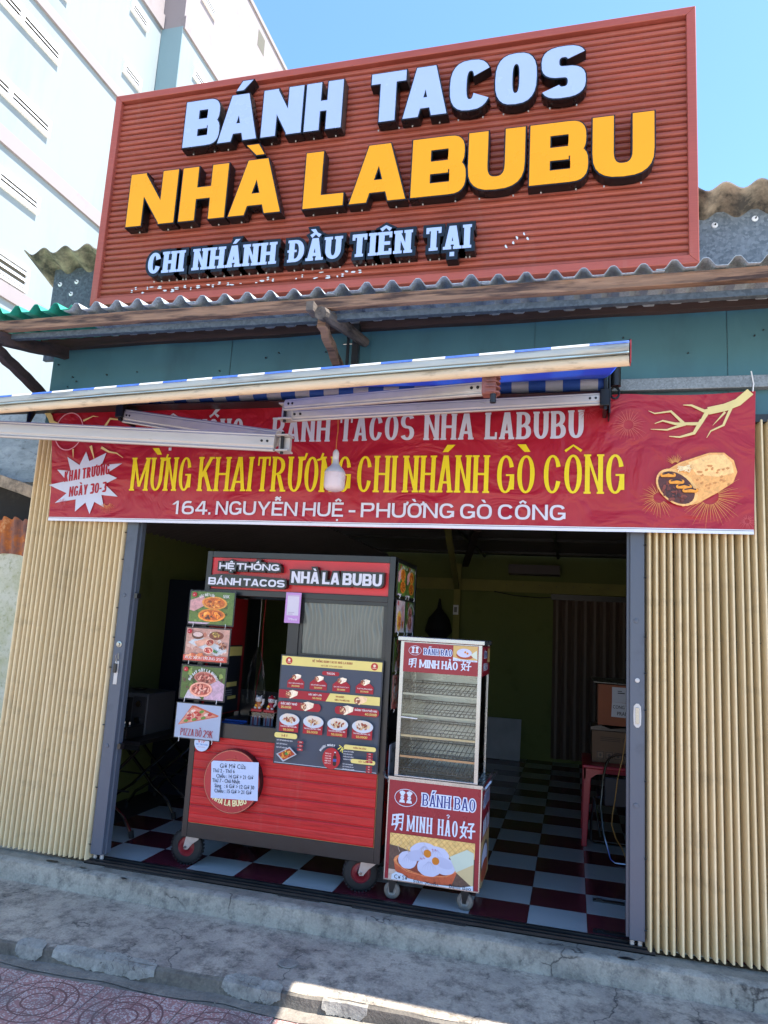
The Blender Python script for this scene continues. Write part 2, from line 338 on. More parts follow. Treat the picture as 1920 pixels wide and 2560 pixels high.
def strokes(ch, W, st, e):
    v, h = st.v, st.h; Q = []
    def R(x0, x1, y0, y1): Q.append([(x0-e, y0-e), (x1+e, y0-e), (x1+e, y1+e), (x0-e, y1+e)])
    def ser(x, y, w=v):
        if st.serif and y in (0, 1): R(x-w/2-st.serif, x+w/2+st.serif, *((0, st.hs) if y == 0 else (1-st.hs, 1)))
    def V(x, y0=0, y1=1): R(x-v/2, x+v/2, y0, y1); ser(x, y0); ser(x, y1)
    def H(y, x0, x1): R(x0, x1, y-h/2, y+h/2)
    def tick(x, y, L=.26):
        if st.serif: R(x-st.hs/2, x+st.hs/2, *((y, y+L) if y < .5 else (y-L, y)))
    def D(x0, y0, x1, y1, t=v, s0=1, s1=1):
        dx, dy = x1-x0, y1-y0; k = math.hypot(dx, dy)/abs(dy); hw = t*k/2+e*k; ey = e if y1 > y0 else -e; sx = dx/dy*ey
        Q.append([(x0-sx-hw, y0-ey), (x0-sx+hw, y0-ey), (x1+sx+hw, y1+ey), (x1+sx-hw, y1+ey)])
        if s0: ser(x0, y0, t)
        if s1: ser(x1, y1, t)
    def se(a, n): c, s = cos(a), sin(a); return (abs(c)**(2/n)*(1 if c > 0 else -1), abs(s)**(2/n)*(1 if s > 0 else -1))
    def A(cx, cy, rx, ry, a0, a1, vv=None, hh=None):
        vv = vv or v; hh = hh or h; k = max(4, int(abs(a1-a0)/15)); p = []
        for i in range(k+1):
            c, s = se(radians(a0+(a1-a0)*i/k), st.n); ix, iy = max(rx-vv-e, .004), max(ry-hh-e, .004)
            p.append(((cx+c*(rx+e), cy+s*(ry+e)), (cx+c*ix, cy+s*iy)))
        for i in range(k): Q.append([p[i][0], p[i+1][0], p[i+1][1]]); Q.append([p[i][0], p[i+1][1], p[i][1]])
    def BD(pts, tv=v, th=h):
        P = []
        for i, p in enumerate(pts):
            a = pts[max(i-1, 0)]; b = pts[min(i+1, len(pts)-1)]; dx, dy = b[0]-a[0], b[1]-a[1]; L = math.hypot(dx, dy) or 1; nx, ny = -dy/L, dx/L
            x, y = p
            if i == 0: x -= dx/L*e; y -= dy/L*e
            if i == len(pts)-1: x += dx/L*e; y += dy/L*e
            t = (abs(nx)*tv+abs(ny)*th)/2+e; P.append(((x+nx*t, y+ny*t), (x-nx*t, y-ny*t)))
        for i in range(len(P)-1): Q.append([P[i][0], P[i+1][0], P[i+1][1]]); Q.append([P[i][0], P[i+1][1], P[i][1]])
    def arc(cx, cy, rx, ry, a0, a1, k=10): return [(cx+se(radians(a0+(a1-a0)*i/k), st.n)[0]*rx, cy+se(radians(a0+(a1-a0)*i/k), st.n)[1]*ry) for i in range(k+1)]
    b, marks = decomp(ch); bar = False
    if b == 'Đ': b = 'D'; bar = True
    a = v/2; c = W-v/2; m = W/2
    if b == 'I': V(W/2)
    elif b == 'H': V(a); V(c); H(.5, a, c)
    elif b == 'N': V(a); V(c); k = math.hypot(W-v, 1); D(a+.0007, 1, c-.0007, 0, v/k*(.9 if W > (5 if st.serif else 2.6)*v else .62), 0, 0)
    elif b == 'M': V(a); V(c); q = .7 if W > 4*v else .5; D(a*1.05, 1, m, .12, v*q, 0, 0); D(c, 1, m, .12, v*q, 0, 0)
    elif b == 'A': D(v*.52, 0, m-v*.12, 1, v*.92, 1, 0); D(W-v*.52, 0, m+v*.12, 1, v*.92, 1, 0); H(.27, W*.25, W*.75)
    elif b == 'V': D(v*.52, 1, m-v*.12, 0, v*.92, 1, 0); D(W-v*.52, 1, m+v*.12, 0, v*.92, 1, 0)
    elif b == 'Y': D(v*.52, 1, m, .38, v*.9, 1, 0); D(W-v*.52, 1, m, .38, v*.9, 1, 0); V(m, 0, .5)
    elif b == 'X': D(v*.55, 0, W-v*.55, 1, v*.95); D(v*.55, 1, W-v*.55, 0, v*.95)
    elif b == 'K': V(a); D(v*.8, .4, W-v*.55, 1, v*.85, 0, 1); D(W*.42, .56, W-v*.52, 0, v*.95, 0, 1)
    elif b == 'T': V(m); H(1-h/2, 0, W); tick(st.hs/2, 1); tick(W-st.hs/2, 1)
    elif b == 'L': V(a); H(h/2, a, W); tick(W-st.hs/2, 0)
    elif b in 'EF':
        V(a); H(1-h/2, a, W); H(.5, a, W*.88); tick(W-st.hs/2, 1)
        if b == 'E': H(h/2, a, W); tick(W-st.hs/2, 0)
    elif b == 'Z': H(1-h/2, 0, W); H(h/2, 0, W); D(v*.6, h/2, W-v*.6, 1-h/2, v*.9, 0, 0)
    elif b == 'U': V(a, .4, 1); V(c, .4, 1); A(m, .42, W/2, .42, 180, 360)
    elif b == 'J': V(c, .35, 1); A(m, .36, W/2, .36, 180, 360)
    elif b in 'OQ0': A(m, .5, W/2, .5, 0, 360)
    elif b == 'C': A(m, .5, W/2, .5, 30-8*(st.serif > 0), 330+8*(st.serif > 0))
    elif b == 'G': A(m, .5, W/2, .5, 30-8*(st.serif > 0), 330+8*(st.serif > 0)); R(W*.52, W, .5-h*.8, .5); R(W-v, W, .1, .5)
    elif b == 'D': V(a); H(1-h/2, a, W-.38); H(h/2, a, W-.38); A(W-.4, .5, .4, .5, -90, 90)
    elif b in 'PRB':
        r = .26; V(a); H(1-h/2, a, W-r-.02); H(.48, a, W-r-.02); A(W-r-.03, .74-h/8, r, .26+h/8, -90, 90)
        if b == 'R': D(W*.5, .48, W-v*.5, 0, v*.95, 0, 1)
        if b == 'B': H(h/2, a, W-r); A(W-r, .26+h/8, r, .26+h/8, -90, 90)
    elif b == 'S': ro = .25+h/4; A(m, 1-ro, W/2, ro, 24, 270); A(m, ro, W/2, ro, 90, -156)
    elif b == '1': V(W*.6); D(W*.6, 1-h*.2, W*.1, .72, h*.9, 0, 0)
    elif b == '2': H(h/2, 0, W); BD(arc(m, .7, W/2-v/2, .3-h/2, 160, -20, 10)+[(v*.6, h/2)])
    elif b == '3': rx, ry = W/2-v/2, .25-h/4; BD(arc(m, .5+ry, rx, ry, 150, -90, 12)); BD(arc(m, .5-ry, rx, ry, 90, -150, 12))
    elif b == '4': V(W*.7); H(.3, 0, W); D(v*.45, .3, W*.62, 1, v*.8, 0, 0)
    elif b == '5': R(v*.1, v, .5, 1); H(1-h/2, v*.1, W*.95); BD(arc(m, .31, W/2-v/2, .31-h/2, 130, -150, 12))
    elif b == '6': A(m, .32, W/2, .32, 0, 360); A(m, .5, W/2, .5, 60, 200)
    elif b == '9': A(m, .68, W/2, .32, 0, 360); A(m, .5, W/2, .5, -120, 20)
    elif b == '8': A(m, .73, W*.46, .27, 0, 360); A(m, .28, W/2, .28, 0, 360)
    elif b == '7': H(1-h/2, 0, W); D(W*.3, 0, W-v*.5, 1, v*.9, 0, 0)
    elif b == '.': R(0, v*.9, 0, v*.9)
    elif b == ':': R(0, v*.8, .1, .1+v*.8); R(0, v*.8, .55, .55+v*.8)
    elif b == '-': H(.4, 0, W)
    if bar: R(-v*.3, W*.5, .5-h*.35, .5+h*.35)
    y = 1.09
    for k in marks:
        if k == '\u0301': Q.append([(m-.1-e, y-e), (m+.05+e, y-e), (m+.24+e, y+.2+e), (m+.02-e, y+.2+e)]); y += .03
        elif k == '\u0300': Q.append([(m+.1+e, y-e), (m-.05-e, y-e), (m-.24-e, y+.2+e), (m-.02+e, y+.2+e)]); y += .03
        elif k == '\u0302': BD([(m-.2, y), (m, y+.15), (m+.2, y)], h*.8, h*.8); y += .13
        elif k == '\u0303': BD([(m-.2, y+.02), (m-.1, y+.12), (m+.08, y+.04), (m+.2, y+.14)], h*.7, h*.7)
        elif k == '\u0309': BD([(m-.1, y+.17), (m, y+.24), (m+.1, y+.16), (m, y+.07), (m, y)], h*.6, h*.6)
        elif k == '\u0306': BD(arc(m, y+.15, .17, .13, 180, 360, 6), h*.7, h*.7)
        elif k == '\u0323': R(m-v*.38, m+v*.38, -.3, -.3+v*.75)
        elif k == '\u031b': BD([(W-v*.55, .9), (W+.05, .93), (W+.11, 1.1)], h*.8, h*.8)
    return Q
GC = {}
def union(Q):
    vs = []; fs = []
    for q in Q:
        ar = sum(q[i][0]*q[(i+1) % len(q)][1]-q[(i+1) % len(q)][0]*q[i][1] for i in range(len(q)))
        if abs(ar) < 1e-7: continue
        if ar < 0: q = q[::-1]
        fs.append(list(range(len(vs), len(vs)+len(q)))); vs += [Vector(p) for p in q]
    ov, oe, of, a1, a2, a3 = delaunay_2d_cdt(vs, [], fs, 0, 1e-5)
    return [tuple(p) for p in ov], [tuple(f) for f, src in zip(of, a3) if src]
def glyph(ch, W, st, e=0):
    k = (ch, round(W, 3), st.key(), round(e, 4))
    if k not in GC: GC[k] = union(strokes(ch, W, st, e))
    return GC[k]
def layout(s, H, width, st):
    "units of cap height; returns [(char, W, x)]"
    nat = []; fixed = 0; flex = 0
    for ch in s:
        b = decomp(ch)[0]; b = 'D' if b == 'Đ' else b
        if ch == ' ': fixed += st.sp; continue
        if b in 'I.:': w = st.v; fixed += w
        else: flex += WID.get(b, .45 if b in '1' else .66)
        fixed += st.gap
    fixed -= st.gap; k = max(.2, (width/H-fixed)/max(flex, .01)) if width else 1
    out = []; x = 0
    for ch in s:
        b = decomp(ch)[0]; b = 'D' if b == 'Đ' else b
        if ch == ' ': x += st.sp; continue
        W = st.v if b in 'I.:' else k*WID.get(b, .45 if b in '1' else .66)
        out.append((ch, W, x)); x += W+st.gap
    return out, x-st.gap
def extrude(mb, vs, ts, f, front, back, mi=(0, 0)):
    "vs 2D, triangles; f maps (x,y)->world at depth; front/back depth"
    n = len(vs); edges = {}
    for t in ts:
        for i in range(3): edges[(t[i], t[(i+1) % 3])] = 1
    mb.cur = mi[0]; mb.add([f(p, front) for p in vs], ts)
    mb.cur = mi[1]; side = [(a, b) for a, b in edges if (b, a) not in edges]
    mb.add([f(p, front) for p in vs]+[f(p, back) for p in vs], [(b, a, a+n, b+n) for a, b in side]); mb.cur = 0
class Print:
    "flat print on a plane: origin, right axis u, up axis v, outward normal w"
    def __init__(s, o, u=(1, 0, 0), v=(0, 0, 1), w=None, d=.0008, step=.00015, disp=None):
        s.o = Vector(o); s.u = Vector(u); s.v = Vector(v); s.w = Vector(w) if w else s.u.cross(s.v); s.d = d; s.st = step; s.mb = MB(); s.mats = []; s.disp = disp; s.rich = False
    def P(s, p):
        q = s.o+s.u*p[0]+s.v*p[1]
        if s.disp: q = q+s.w*s.disp(q)
        return q+s.w*s.d
    def c(s, col):
        m = (photo(col) if s.rich else pm(col)) if isinstance(col, str) else col
        if m not in s.mats: s.mats.append(m)
        s.mb.cur = s.mats.index(m); s.d += s.st
    def poly(s, pts, col): s.c(col); s.mb.add([s.P(p) for p in pts], [tuple(range(len(pts)))])
    def rect(s, x0, y0, x1, y1, col): s.poly([(x0, y0), (x1, y0), (x1, y1), (x0, y1)], col)
    def rrect(s, x0, y0, x1, y1, r, col):
        p = []
        for cx, cy, a in ((x1-r, y0+r, -90), (x1-r, y1-r, 0), (x0+r, y1-r, 90), (x0+r, y0+r, 180)):
            p += [(cx+r*cos(radians(a+k*22.5)), cy+r*sin(radians(a+k*22.5))) for k in range(5)]
        s.poly(p, col)
    def ell(s, cx, cy, rx, ry, col, rot=0, n=18, jit=0, a0=0, a1=360):
        p = []; R = rnd
        for k in range(n+(a1-a0 < 360)):
            a = radians(a0+(a1-a0)*k/n); q = 1+jit*(R.random()-.5); x, y = rx*cos(a)*q, ry*sin(a)*q; p.append((cx+x*cos(rot)-y*sin(rot), cy+x*sin(rot)+y*cos(rot)))
        s.poly(p, col)
    def line(s, pts, w, col, taper=False):
        s.c(col); L = []
        for i, p in enumerate(pts):
            a = pts[max(i-1, 0)]; b = pts[min(i+1, len(pts)-1)]; dx, dy = b[0]-a[0], b[1]-a[1]; l = math.hypot(dx, dy) or 1
            ww = w*(1-i/(len(pts)-1)*.85) if taper else w
            L.append(((p[0]-dy/l*ww/2, p[1]+dx/l*ww/2), (p[0]+dy/l*ww/2, p[1]-dx/l*ww/2)))
        for i in range(len(L)-1): s.mb.add([s.P(q) for q in (L[i][1], L[i+1][1], L[i+1][0], L[i][0])], [(0, 1, 2, 3)])
    def ring(s, cx, cy, r, w, col, ry=None): s.line([(cx+r*cos(a*pi/20), cy+(ry or r)*sin(a*pi/20)) for a in range(41)], w, col)
    def blobs(s, cx, cy, rx, ry, cols, n, size, rot=0, jit=.5):
        for i in range(n):
            a = rnd.random()*2*pi; q = math.sqrt(rnd.random())*.85; x, y = rx*q*cos(a), ry*q*sin(a)
            s.ell(cx+x*cos(rot)-y*sin(rot), cy+x*sin(rot)+y*cos(rot), size*(.6+.8*rnd.random()), size*(.3+.5*rnd.random()), cols[i % len(cols)], rnd.random()*3, 7, jit)
    def text(s, t, x, y, H, width, st, col, out=None, oc=None, rot=0, shear=0):
        L, tot = layout(t, H, width, st); cr, srr = cos(rot), sin(rot)
        def place(vs, xo): return [(x+((p[0]+xo+shear*p[1])*H)*cr-p[1]*H*srr, y+((p[0]+xo+shear*p[1])*H)*srr+p[1]*H*cr) for p in vs]
        for e, c in (((out or 0)/H, oc), (0, col)):
            if c is None: continue
            s.c(c)
            if e:
                vs, ts = union([[(p[0]+xo, p[1]) for p in q] for ch, W, xo in L for q in strokes(ch, W, st, e)]); s.mb.add([s.P(p) for p in place(vs, 0)], ts); continue
            for ch, W, xo in L:
                vs, ts = glyph(ch, W, st, e); s.mb.add([s.P(p) for p in place(vs, xo)], ts)
    def arctext(s, t, cx, cy, r, a0, a1, H, st, col):
        s.c(col); L, tot = layout(t, H, 0, st)
        for ch, W, xo in L:
            a = radians(a0+(a1-a0)*(xo+W/2)/tot); vs, ts = glyph(ch, W, st, 0); k = abs(radians(a1-a0))*r/(tot*H)
            pts = []; fl = -1 if a0 < a1 else 1
            for p in vs:
                lx, ly = (p[0]-W/2)*H*k*fl, p[1]*H*fl; X = cx+cos(a)*(r+ly)+sin(a)*lx; Y = cy+sin(a)*(r+ly)-cos(a)*lx; pts.append((X, Y))
            s.mb.add([s.P(p) for p in pts], ts)
    def small(s, t, x, y, size, col, width=None, bold=True, serif=False):
        "plain small text from the built-in face"
        c = bpy.data.curves.new('t', 'FONT'); c.body = t; c.size = 1; c.resolution_u = 2
        o = bpy.data.objects.new('t', c); me = bpy.data.meshes.new_from_object(o)
        vs = [(v.co.x, v.co.y) for v in me.vertices]; fs = [tuple(p.vertices) for p in me.polygons]
        bpy.data.objects.remove(o); bpy.data.curves.remove(c); bpy.data.meshes.remove(me)
        if not vs: return
        wx = max(p[0] for p in vs); k = width/wx if width else size
        for dx in ((-.012, .012) if bold else (0,)):
            s.c(col); s.mb.add([s.P((x+p[0]*k+dx*size, y+p[1]*size)) for p in vs], fs)
    def build(s, name, parent): return s.mb.build(name, s.mats, parent)

# ================================================================ SETTING
def sheet(name, m, x0, x1, y0, y1, z, parent=None): return MB().add([(x0, y0, z), (x1, y0, z), (x1, y1, z), (x0, y1, z)], [(0, 1, 2, 3)]).build(name, m, parent)
tag(sheet('ground', street_m, -400, 400, -400, 400, -.26), kind='structure')
# pavement of pressed terrazzo tiles, slightly skewed to the shop front
pav = tag(MB().add([(-9, -7, -.2085), (9, -7, -.2085), (9, -.6, -.2085), (-9, -.6, -.2085)], [(0, 1, 2, 3)]).build('pavement', mortar_m), kind='structure')
tmb = MB().box(-.197, .197, -.197, .197, -.035, 0); tile0 = None
for i in range(-8, 6):
    for j in range(0, 6):
        x = -.19+.4*i+.2; y = -.80-.2-.4*j+.045*x
        if tile0 is None: tile0 = tmb.build('paving_tile', terrazzo_m, None, bevel=.004); t = tile0; t.parent = pav
        else: t = dup(tile0, pav)
        t.location = (x, y, -.205+rnd.uniform(-.002, .002)); t.rotation_euler = (rnd.uniform(-.006, .006), rnd.uniform(-.006, .006), .05+rnd.choice((0, pi/2, pi, -pi/2)))
# concrete apron between the kerb and the shop step
def rough_top(x0, x1, y0f, y1, z0, z1, nx, ny, amp):
    mb = MB(); vs = []
    for i in range(nx+1):
        x = x0+(x1-x0)*i/nx; y0 = y0f(x)
        for j in range(ny+1):
            y = y0+(y1-y0)*j/ny; vs.append((x, y, z0+(z1-z0)*j/ny+amp*(sin(x*5.3+j)*.5+sin(x*13+2.1*j)*.3+rnd.uniform(-.3, .3))))
    fs = [(i*(ny+1)+j, (i+1)*(ny+1)+j, (i+1)*(ny+1)+j+1, i*(ny+1)+j+1) for i in range(nx) for j in range(ny)]
    return mb.add(vs, fs)
edge = lambda x: -.705+.03*x+.006*sin(9*x)+.004*sin(23*x)
tag(rough_top(-7, 7, edge, -.13, -.14, -.118, 160, 7, .004).build('apron', pad_m, smooth=True), kind='structure')
mb = MB(); K = 160
for i in range(K+1):
    x = -7+14*i/K; y = edge(x); mb.v += [Vector((x, y+.004, -.139+.004*(sin(x*5.3)*.5+sin(x*13)*.3))), Vector((x, y-.012, -.15)), Vector((x, y-.018+.004*sin(31*x), -.2)), Vector((x, y-.09+.012*sin(11*x), -.2035))]
mb.f = [(i*4+k, i*4+k+1, (i+1)*4+k+1, (i+1)*4+k) for i in range(K) for k in range(3)]; mb.m = [0 if k < 2 else 1 for i in range(K) for k in range(3)]
kerb = tag(mb.build('kerb', [kerb_m, mortar_m], smooth=True), kind='structure')
def limewash(x0, x1, top):
    n = 40; up = []; lo = []
    for i in range(n+1):
        x = x0+(x1-x0)*i/n; f = min(1, 5*min(i, n-i)/n+.2)*rnd.uniform(.72, 1.05); y = edge(x)
        up.append((x, y+.05*f*top+rnd.uniform(0, .008), -.134+.006*f)); lo.append((x+rnd.uniform(-.004, .004), y-.024, -.165-.035*f))
    mid = [(p[0], edge(p[0])-.016, -.146) for p in up]
    fs = [(i, i+1, n+2+i, n+1+i) for i in range(n)]+[(n+1+i, n+2+i, 2*n+3+i, 2*n+2+i) for i in range(n)]
    MB().add(lo+mid+up, fs).build('limewash_patch', patch_m, kerb, smooth=True)
for a in ((-1.56, -1.41, .7), (-1.36, -.82, .6), (-.49, -.21, .9), (-.02, .18, .9), (.62, .95, .4)): limewash(*a)
mb = MB(); mb.lathe((-.27, -.5, -.127), (0, 0, 1), [(0, .05), (.002, .045), (.0025, .0)], 12).build('limewash_patch', patch_m, kerb)
# step (ledge) in front of the shutter
mb = MB(); vs = []; K = 200
for i in range(K+1):
    x = -7+14*i/K; a = -.165+.006*sin(2.1*x)+.003*sin(13*x)
    vs += [(x, -.028, -.006), (x, a+.045, -.010), (x, a+.012, -.013+.001*sin(17*x)), (x, a, -.022), (x, a-.004, -.07), (x, a-.012+.004*sin(19*x), -.135)]
mb.add(vs, [(i*6+k, i*6+k+1, (i+1)*6+k+1, (i+1)*6+k) for i in range(K) for k in range(5)]); mb.m = [0 if k < 1 else 1 for i in range(K) for k in range(5)]
step = tag(mb.build('step', [ledge_top_m, ledge_m], smooth=True), kind='structure')
for x, y, s in ((-1.93, -.1, .05), (-1.7, -.12, .03), (-1.15, -.1, .018), (-.75, -.09, .012), (-.5, -.075, .01), (-1.4, -.17, .03), (.93, -.11, .012), (1.26, -.125, .05), (-.05, -.11, .01), (.35, -.09, .012)):
    p = [(s*(.6+.5*rnd.random())*cos(k*pi/4), .35*s*(.6+.6*rnd.random())*sin(k*pi/4)) for k in range(8)]
    MB().add([(x+a, y+b, -.0065) for a, b in p], [tuple(range(8))]).build('tar_scrap', black_steel, step)

mb = MB(); RG = random.Random(11)
for i in range(420):
    x = RG.uniform(-2.6, 2.2); u = RG.random(); y = -.17-.04*RG.random() if u < .35 else RG.uniform(-.72, -.18) if u < .75 else RG.uniform(-.84, -.76)
    z = (-.136 if y > -.74 else -.208)+(.012*(y+.72)/.5 if y > -.74 else 0); r = RG.uniform(.0015, .0045)
    mb.add([(x+r*RG.uniform(.6, 1.4)*cos(a), y+r*RG.uniform(.6, 1.4)*sin(a), z+.004) for a in (0, 1.3, 2.5, 3.8, 5)]+[(x, y, z+.004+r)], [(k, (k+1) % 5, 5) for k in range(5)])
tag(mb.build('grit', M('grit', '#8a857c', .9, 0, .5, 30)), kind='stuff')

# shop floor: chequered tiles
floor = tag(sheet('shop_floor', M('dark_grout', '#2a2426', .8), -2.7, 3.2, .02, 5.3, -.006), kind='structure')
cols = [(1.093-.3*(k+1), 1.093-.3*k) for k in range(3)]+[(.04, .193)]+[(-.26-.3*(k-1), -.26-.3*(k-1)+.3) for k in range(8)]
cols = [(1.693, 1.993), (1.393, 1.693), (1.093, 1.393)]+cols; tw = {}
for ci, (a, b) in enumerate(cols):
    for j in range(18):
        y0 = .052+.3*j; y1 = y0+.3
        if j == 0: y0 = .028
        if y0 > 5.12: continue
        white = (ci+j) % 2 == 1; key = (round(b-a, 2), round(y1-y0, 2), white); w, d = (b-a)/2-.0012, (y1-y0)/2-.0012
        if key not in tw:
            o = MB().box(-w, w, -d, d, -.008, 0).build('floor_tile', tile_w if white else tile_r); o.parent = floor; tw[key] = o
        else: o = dup(tw[key], floor)
        o.location = ((a+b)/2, (y0+y1)/2, rnd.uniform(0, .0006))
th = thing('threshold_rail', (0, -.01, 0), 'black steel sliding track along the shop doorway sill', 'threshold')
mb = MB().box(-1.75, 1.4, -.05, -.044, -.008, .012).box(-1.75, 1.4, -.03, -.024, -.006, .018).box(-1.75, 1.4, .004, .026, -.006, .022).box(-1.75, 1.4, -.05, .026, -.008, -.002)
mb.build('track', black_steel, th)
for a, b in ((-1.6, -1.1), (-.52, -.28), (-.1, .5)): box('cover_strip', black_steel, (a, b, -.064, -.052, -.009, .0), th)

# walls and ceiling of the room
tag(MB().box(-2.55, -2.4, .1, 5.3, 0, 2.125).build('shop_wall_left', green_wall), kind='structure')
tag(MB().box(-2.55, 2.6, 5.1, 5.25, 0, 3.6).build('shop_wall_back', green_wall), kind='structure')
tag(MB().box(2.2, 2.35, .1, 5.1, 0, 3.4).build('shop_wall_right', green_wall), kind='structure')
ce = tag(MB().box(-2.5, 2.2, .05, 5.09, 2.43, 2.45).build('ceiling', ceil_m), kind='structure')
for y in (1.6, 3.4, 4.6): box('ceiling_batten', black_steel, (-1.4, 2.19, y, y+.035, 2.4, 2.428), ce)
for x in (-.1, .8, 1.7): box('ceiling_batten', black_steel, (x, x+.03, .3, 5.05, 2.398, 2.427), ce)
mb = MB()
def corr(x0, x1, pitch, amp, e0, e1, th=.004, prof='sin', n=8, rows=1, sagx=0):
    "corrugated sheet: flutes run from e0=(y,z) to e1=(y,z)"
    k = int((x1-x0)/pitch*n); vs = []; 
    def w(x):
        t = (x/pitch) % 1
        if prof == 'sin': return amp*cos(2*pi*t)
        q = abs(t-.5)*2; return amp*(1 if q < .18 else -1 if q > .62 else 1-2*(q-.18)/.44)
    for s in (0, 1):
        for i in range(k+1):
            x = x0+(x1-x0)*i/k
            for j in range(rows+1):
                f = j/rows; vs.append((x, e0[0]+(e1[0]-e0[0])*f, e0[1]+(e1[1]-e0[1])*f+w(x)-s*th))
    R = rows+1; n1 = (k+1)*R; fs = []
    for i in range(k):
        for j in range(rows):
            a = i*R+j; fs += [(a, a+R, a+R+1, a+1), (n1+a+1, n1+a+R+1, n1+a+R, n1+a)]
        a = i*R; fs.append((a, n1+a, n1+a+R, a+R)); a = i*R+rows; fs.append((a+R, n1+a+R, n1+a, a))
    for a, d in ((0, 1), (k*R, 0)):
        for j in range(rows): fs.append((a+j, a+j+1, n1+a+j+1, n1+a+j) if d else (a+j+1, a+j, n1+a+j, n1+a+j+1))
    return MB().add(vs, fs)
# dark corrugated lining over the left wall (flutes slope up to the ceiling)
mb = corr(.1, 5.1, .09, .012, (-2.4, 2.12), (-1.35, 2.40)); mb.v = [Vector((v.y, v.x, v.z)) for v in mb.v]; mb.f = [f[::-1] for f in mb.f]
tag(mb.build('corrugated_lining', ceil_m), kind='structure')

# front of the building above the opening
uw = thing('upper_wall', (0, 0, 2.86), 'teal sheet metal wall band between the awning and the eave', 'wall')
sx = [-2.46, -2.075, -1.12, -.2, .77, 1.77, 2.72, 4.2]
for i in range(7):
    a, b = sx[i], sx[i+1]; mb = MB(); nx, nz = 12, 6; vs = []
    for p in range(nx+1):
        for q in range(nz+1):
            f, g = p/nx, q/nz; d = .006*sin(pi*f)*sin(3*f+i+g*2)+.004*rnd.uniform(-1, 1)*(0 < p < nx and 0 < q < nz); vs.append((a+.001+(b-a-.002)*f, -.028-d-.003*(i % 2), 2.62+.86*g))
    mb.add(vs, [(p*(nz+1)+q, (p+1)*(nz+1)+q, (p+1)*(nz+1)+q+1, p*(nz+1)+q+1) for p in range(nx) for q in range(nz)])
    mb.build('sheet_panel', teal_panel, uw, smooth=True)
    for q in range(4):
        x = rnd.uniform(a+.05, b-.05); z = rnd.uniform(2.9, 3.12); MB().lathe((x, -.03, z), (0, -1, 0), [(0, .005), (.012, .004)], 6).build('rivet', black_steel, uw)
MB().box(-2.46, 4.2, -.02, .1, 2.6, 3.42).build('backing', galv_dark, uw)
rail = thing('mounting_rail', (0, -.05, 2.8), 'galvanised box rail fixed above the red banner', 'rail')
box('rail_tube', galv_rail, (-2.46, 4.2, -.085, -.032, 2.775, 2.84), rail, bevel=.003)
hd = thing('shutter_header', (0, .02, 2.6), 'black steel header over the folding shutters', 'header')
box('header_channel', black_steel, (-2.46, 4.2, -.028, .07, 2.62, 2.70), hd); box('header_lip', black_steel, (-2.46, 4.2, -.05, -.029, 2.60, 2.64), hd)

# grey gable cladding with fibre cement roof edge, seen left and right of the sign
for side, (a, b) in enumerate(((-2.70, -1.6), (1.1, 3.9))):
    g = thing('gable_cladding', ((a+b)/2, -.05, 3.3), ('grey riveted metal cladding left of the shop sign', 'rust stained grey metal cladding right of the shop sign')[side], 'cladding')
    box('cladding_sheet', galv_dark if side == 0 else galv_grey, (a, b, .14, .17, 3.2, 3.9), g)
    pts = ((-2.64, 3.78), (-2.50, 3.79), (-2.535, 3.70), (-2.28, 3.8)) if side == 0 else ((1.75, 3.82), (1.96, 3.84), (2.2, 3.8))
    for x, z in pts:
        MB().lathe((x, .139, z), (0, -1, 0), [(0, .018), (.004, .016), (.006, .006)], 9).build('washer', white_frame, g)
        MB().lathe((x+.003, .133, z), (0, -1, 0), [(0, .005), (.012, .004)], 6).build('nail', black_steel, g)
    rf = thing('corrugated_roof_edge', ((a+b)/2, 0, 3.75), ('weathered fibre cement roof sheet overhanging left of the sign', 'weathered fibre cement roof sheet overhanging right of the sign')[side], 'roof')
    mb = corr(a-.137, b, .178, .024, (-.03, 3.955), (2.6, 2.95), .009, n=10, rows=3); mb.build('roof_sheet', fibro, rf, smooth=True)

# ================================================================ ROOF SIGN
sg = thing('shop_sign', (-.26, -.1, 3.44), 'large redwood slatted sign with raised white and yellow letters above the eave', 'sign')
X0, X1, Z0, Z1 = -2.15, 1.625, 3.43, 5.026
MB().box(X0+.01, X1-.01, -.06, -.03, Z0, Z1-.01).build('backing_board', M('backing_metal', '#3d3234', .7), sg)
F = .05
def mitre(p0, p1, q0, q1, y=-.125, yb=-.06):   # frame piece from outer p0-p1 and inner q0-q1 (x,z)
    MB().prism([p0, p1, q1, q0], 'y', yb, y).build('frame_trim', sign_frame_m, sg, bevel=.004)
mitre((X0, Z1), (X1, Z1), (X0+F, Z1-F), (X1-F, Z1-F)); mitre((X1, Z1), (X1, Z0+.03), (X1-F, Z1-F), (X1-F, Z0+.03+F))
mitre((X1, Z0+.03), (X0, Z0+.03), (X1-F, Z0+.03+F), (X0+F, Z0+.03+F)); mitre((X0, Z0+.03), (X0, Z1), (X0+F, Z0+.03+F), (X0+F, Z1-F))
ns = 36; z = Z0+.03+F; hgt = (Z1-F-z)/ns; s0 = None
for i in range(ns):   # slat profile: rounded nose, step shadow gap below
    if s0 is None:
        pr = [(-.064, .001), (-.088, .001), (-.098, .006), (-.102, .013), (-.101, hgt*.62), (-.094, hgt*.74), (-.088, hgt*.78), (-.092, hgt*.86), (-.087, hgt-.001), (-.064, hgt-.001)]
        mb = MB(); mb.prism(pr, 'x', X0+F, X1-F); s0 = mb.build('slat', sign_m, sg); s0.location = (0, 0, 0); s = s0
        s0.data.transform(Matrix.Translation((0, 0, 0)))
    else: s = dup(s0, sg)
    s.location = (0, 0, z+hgt*i)
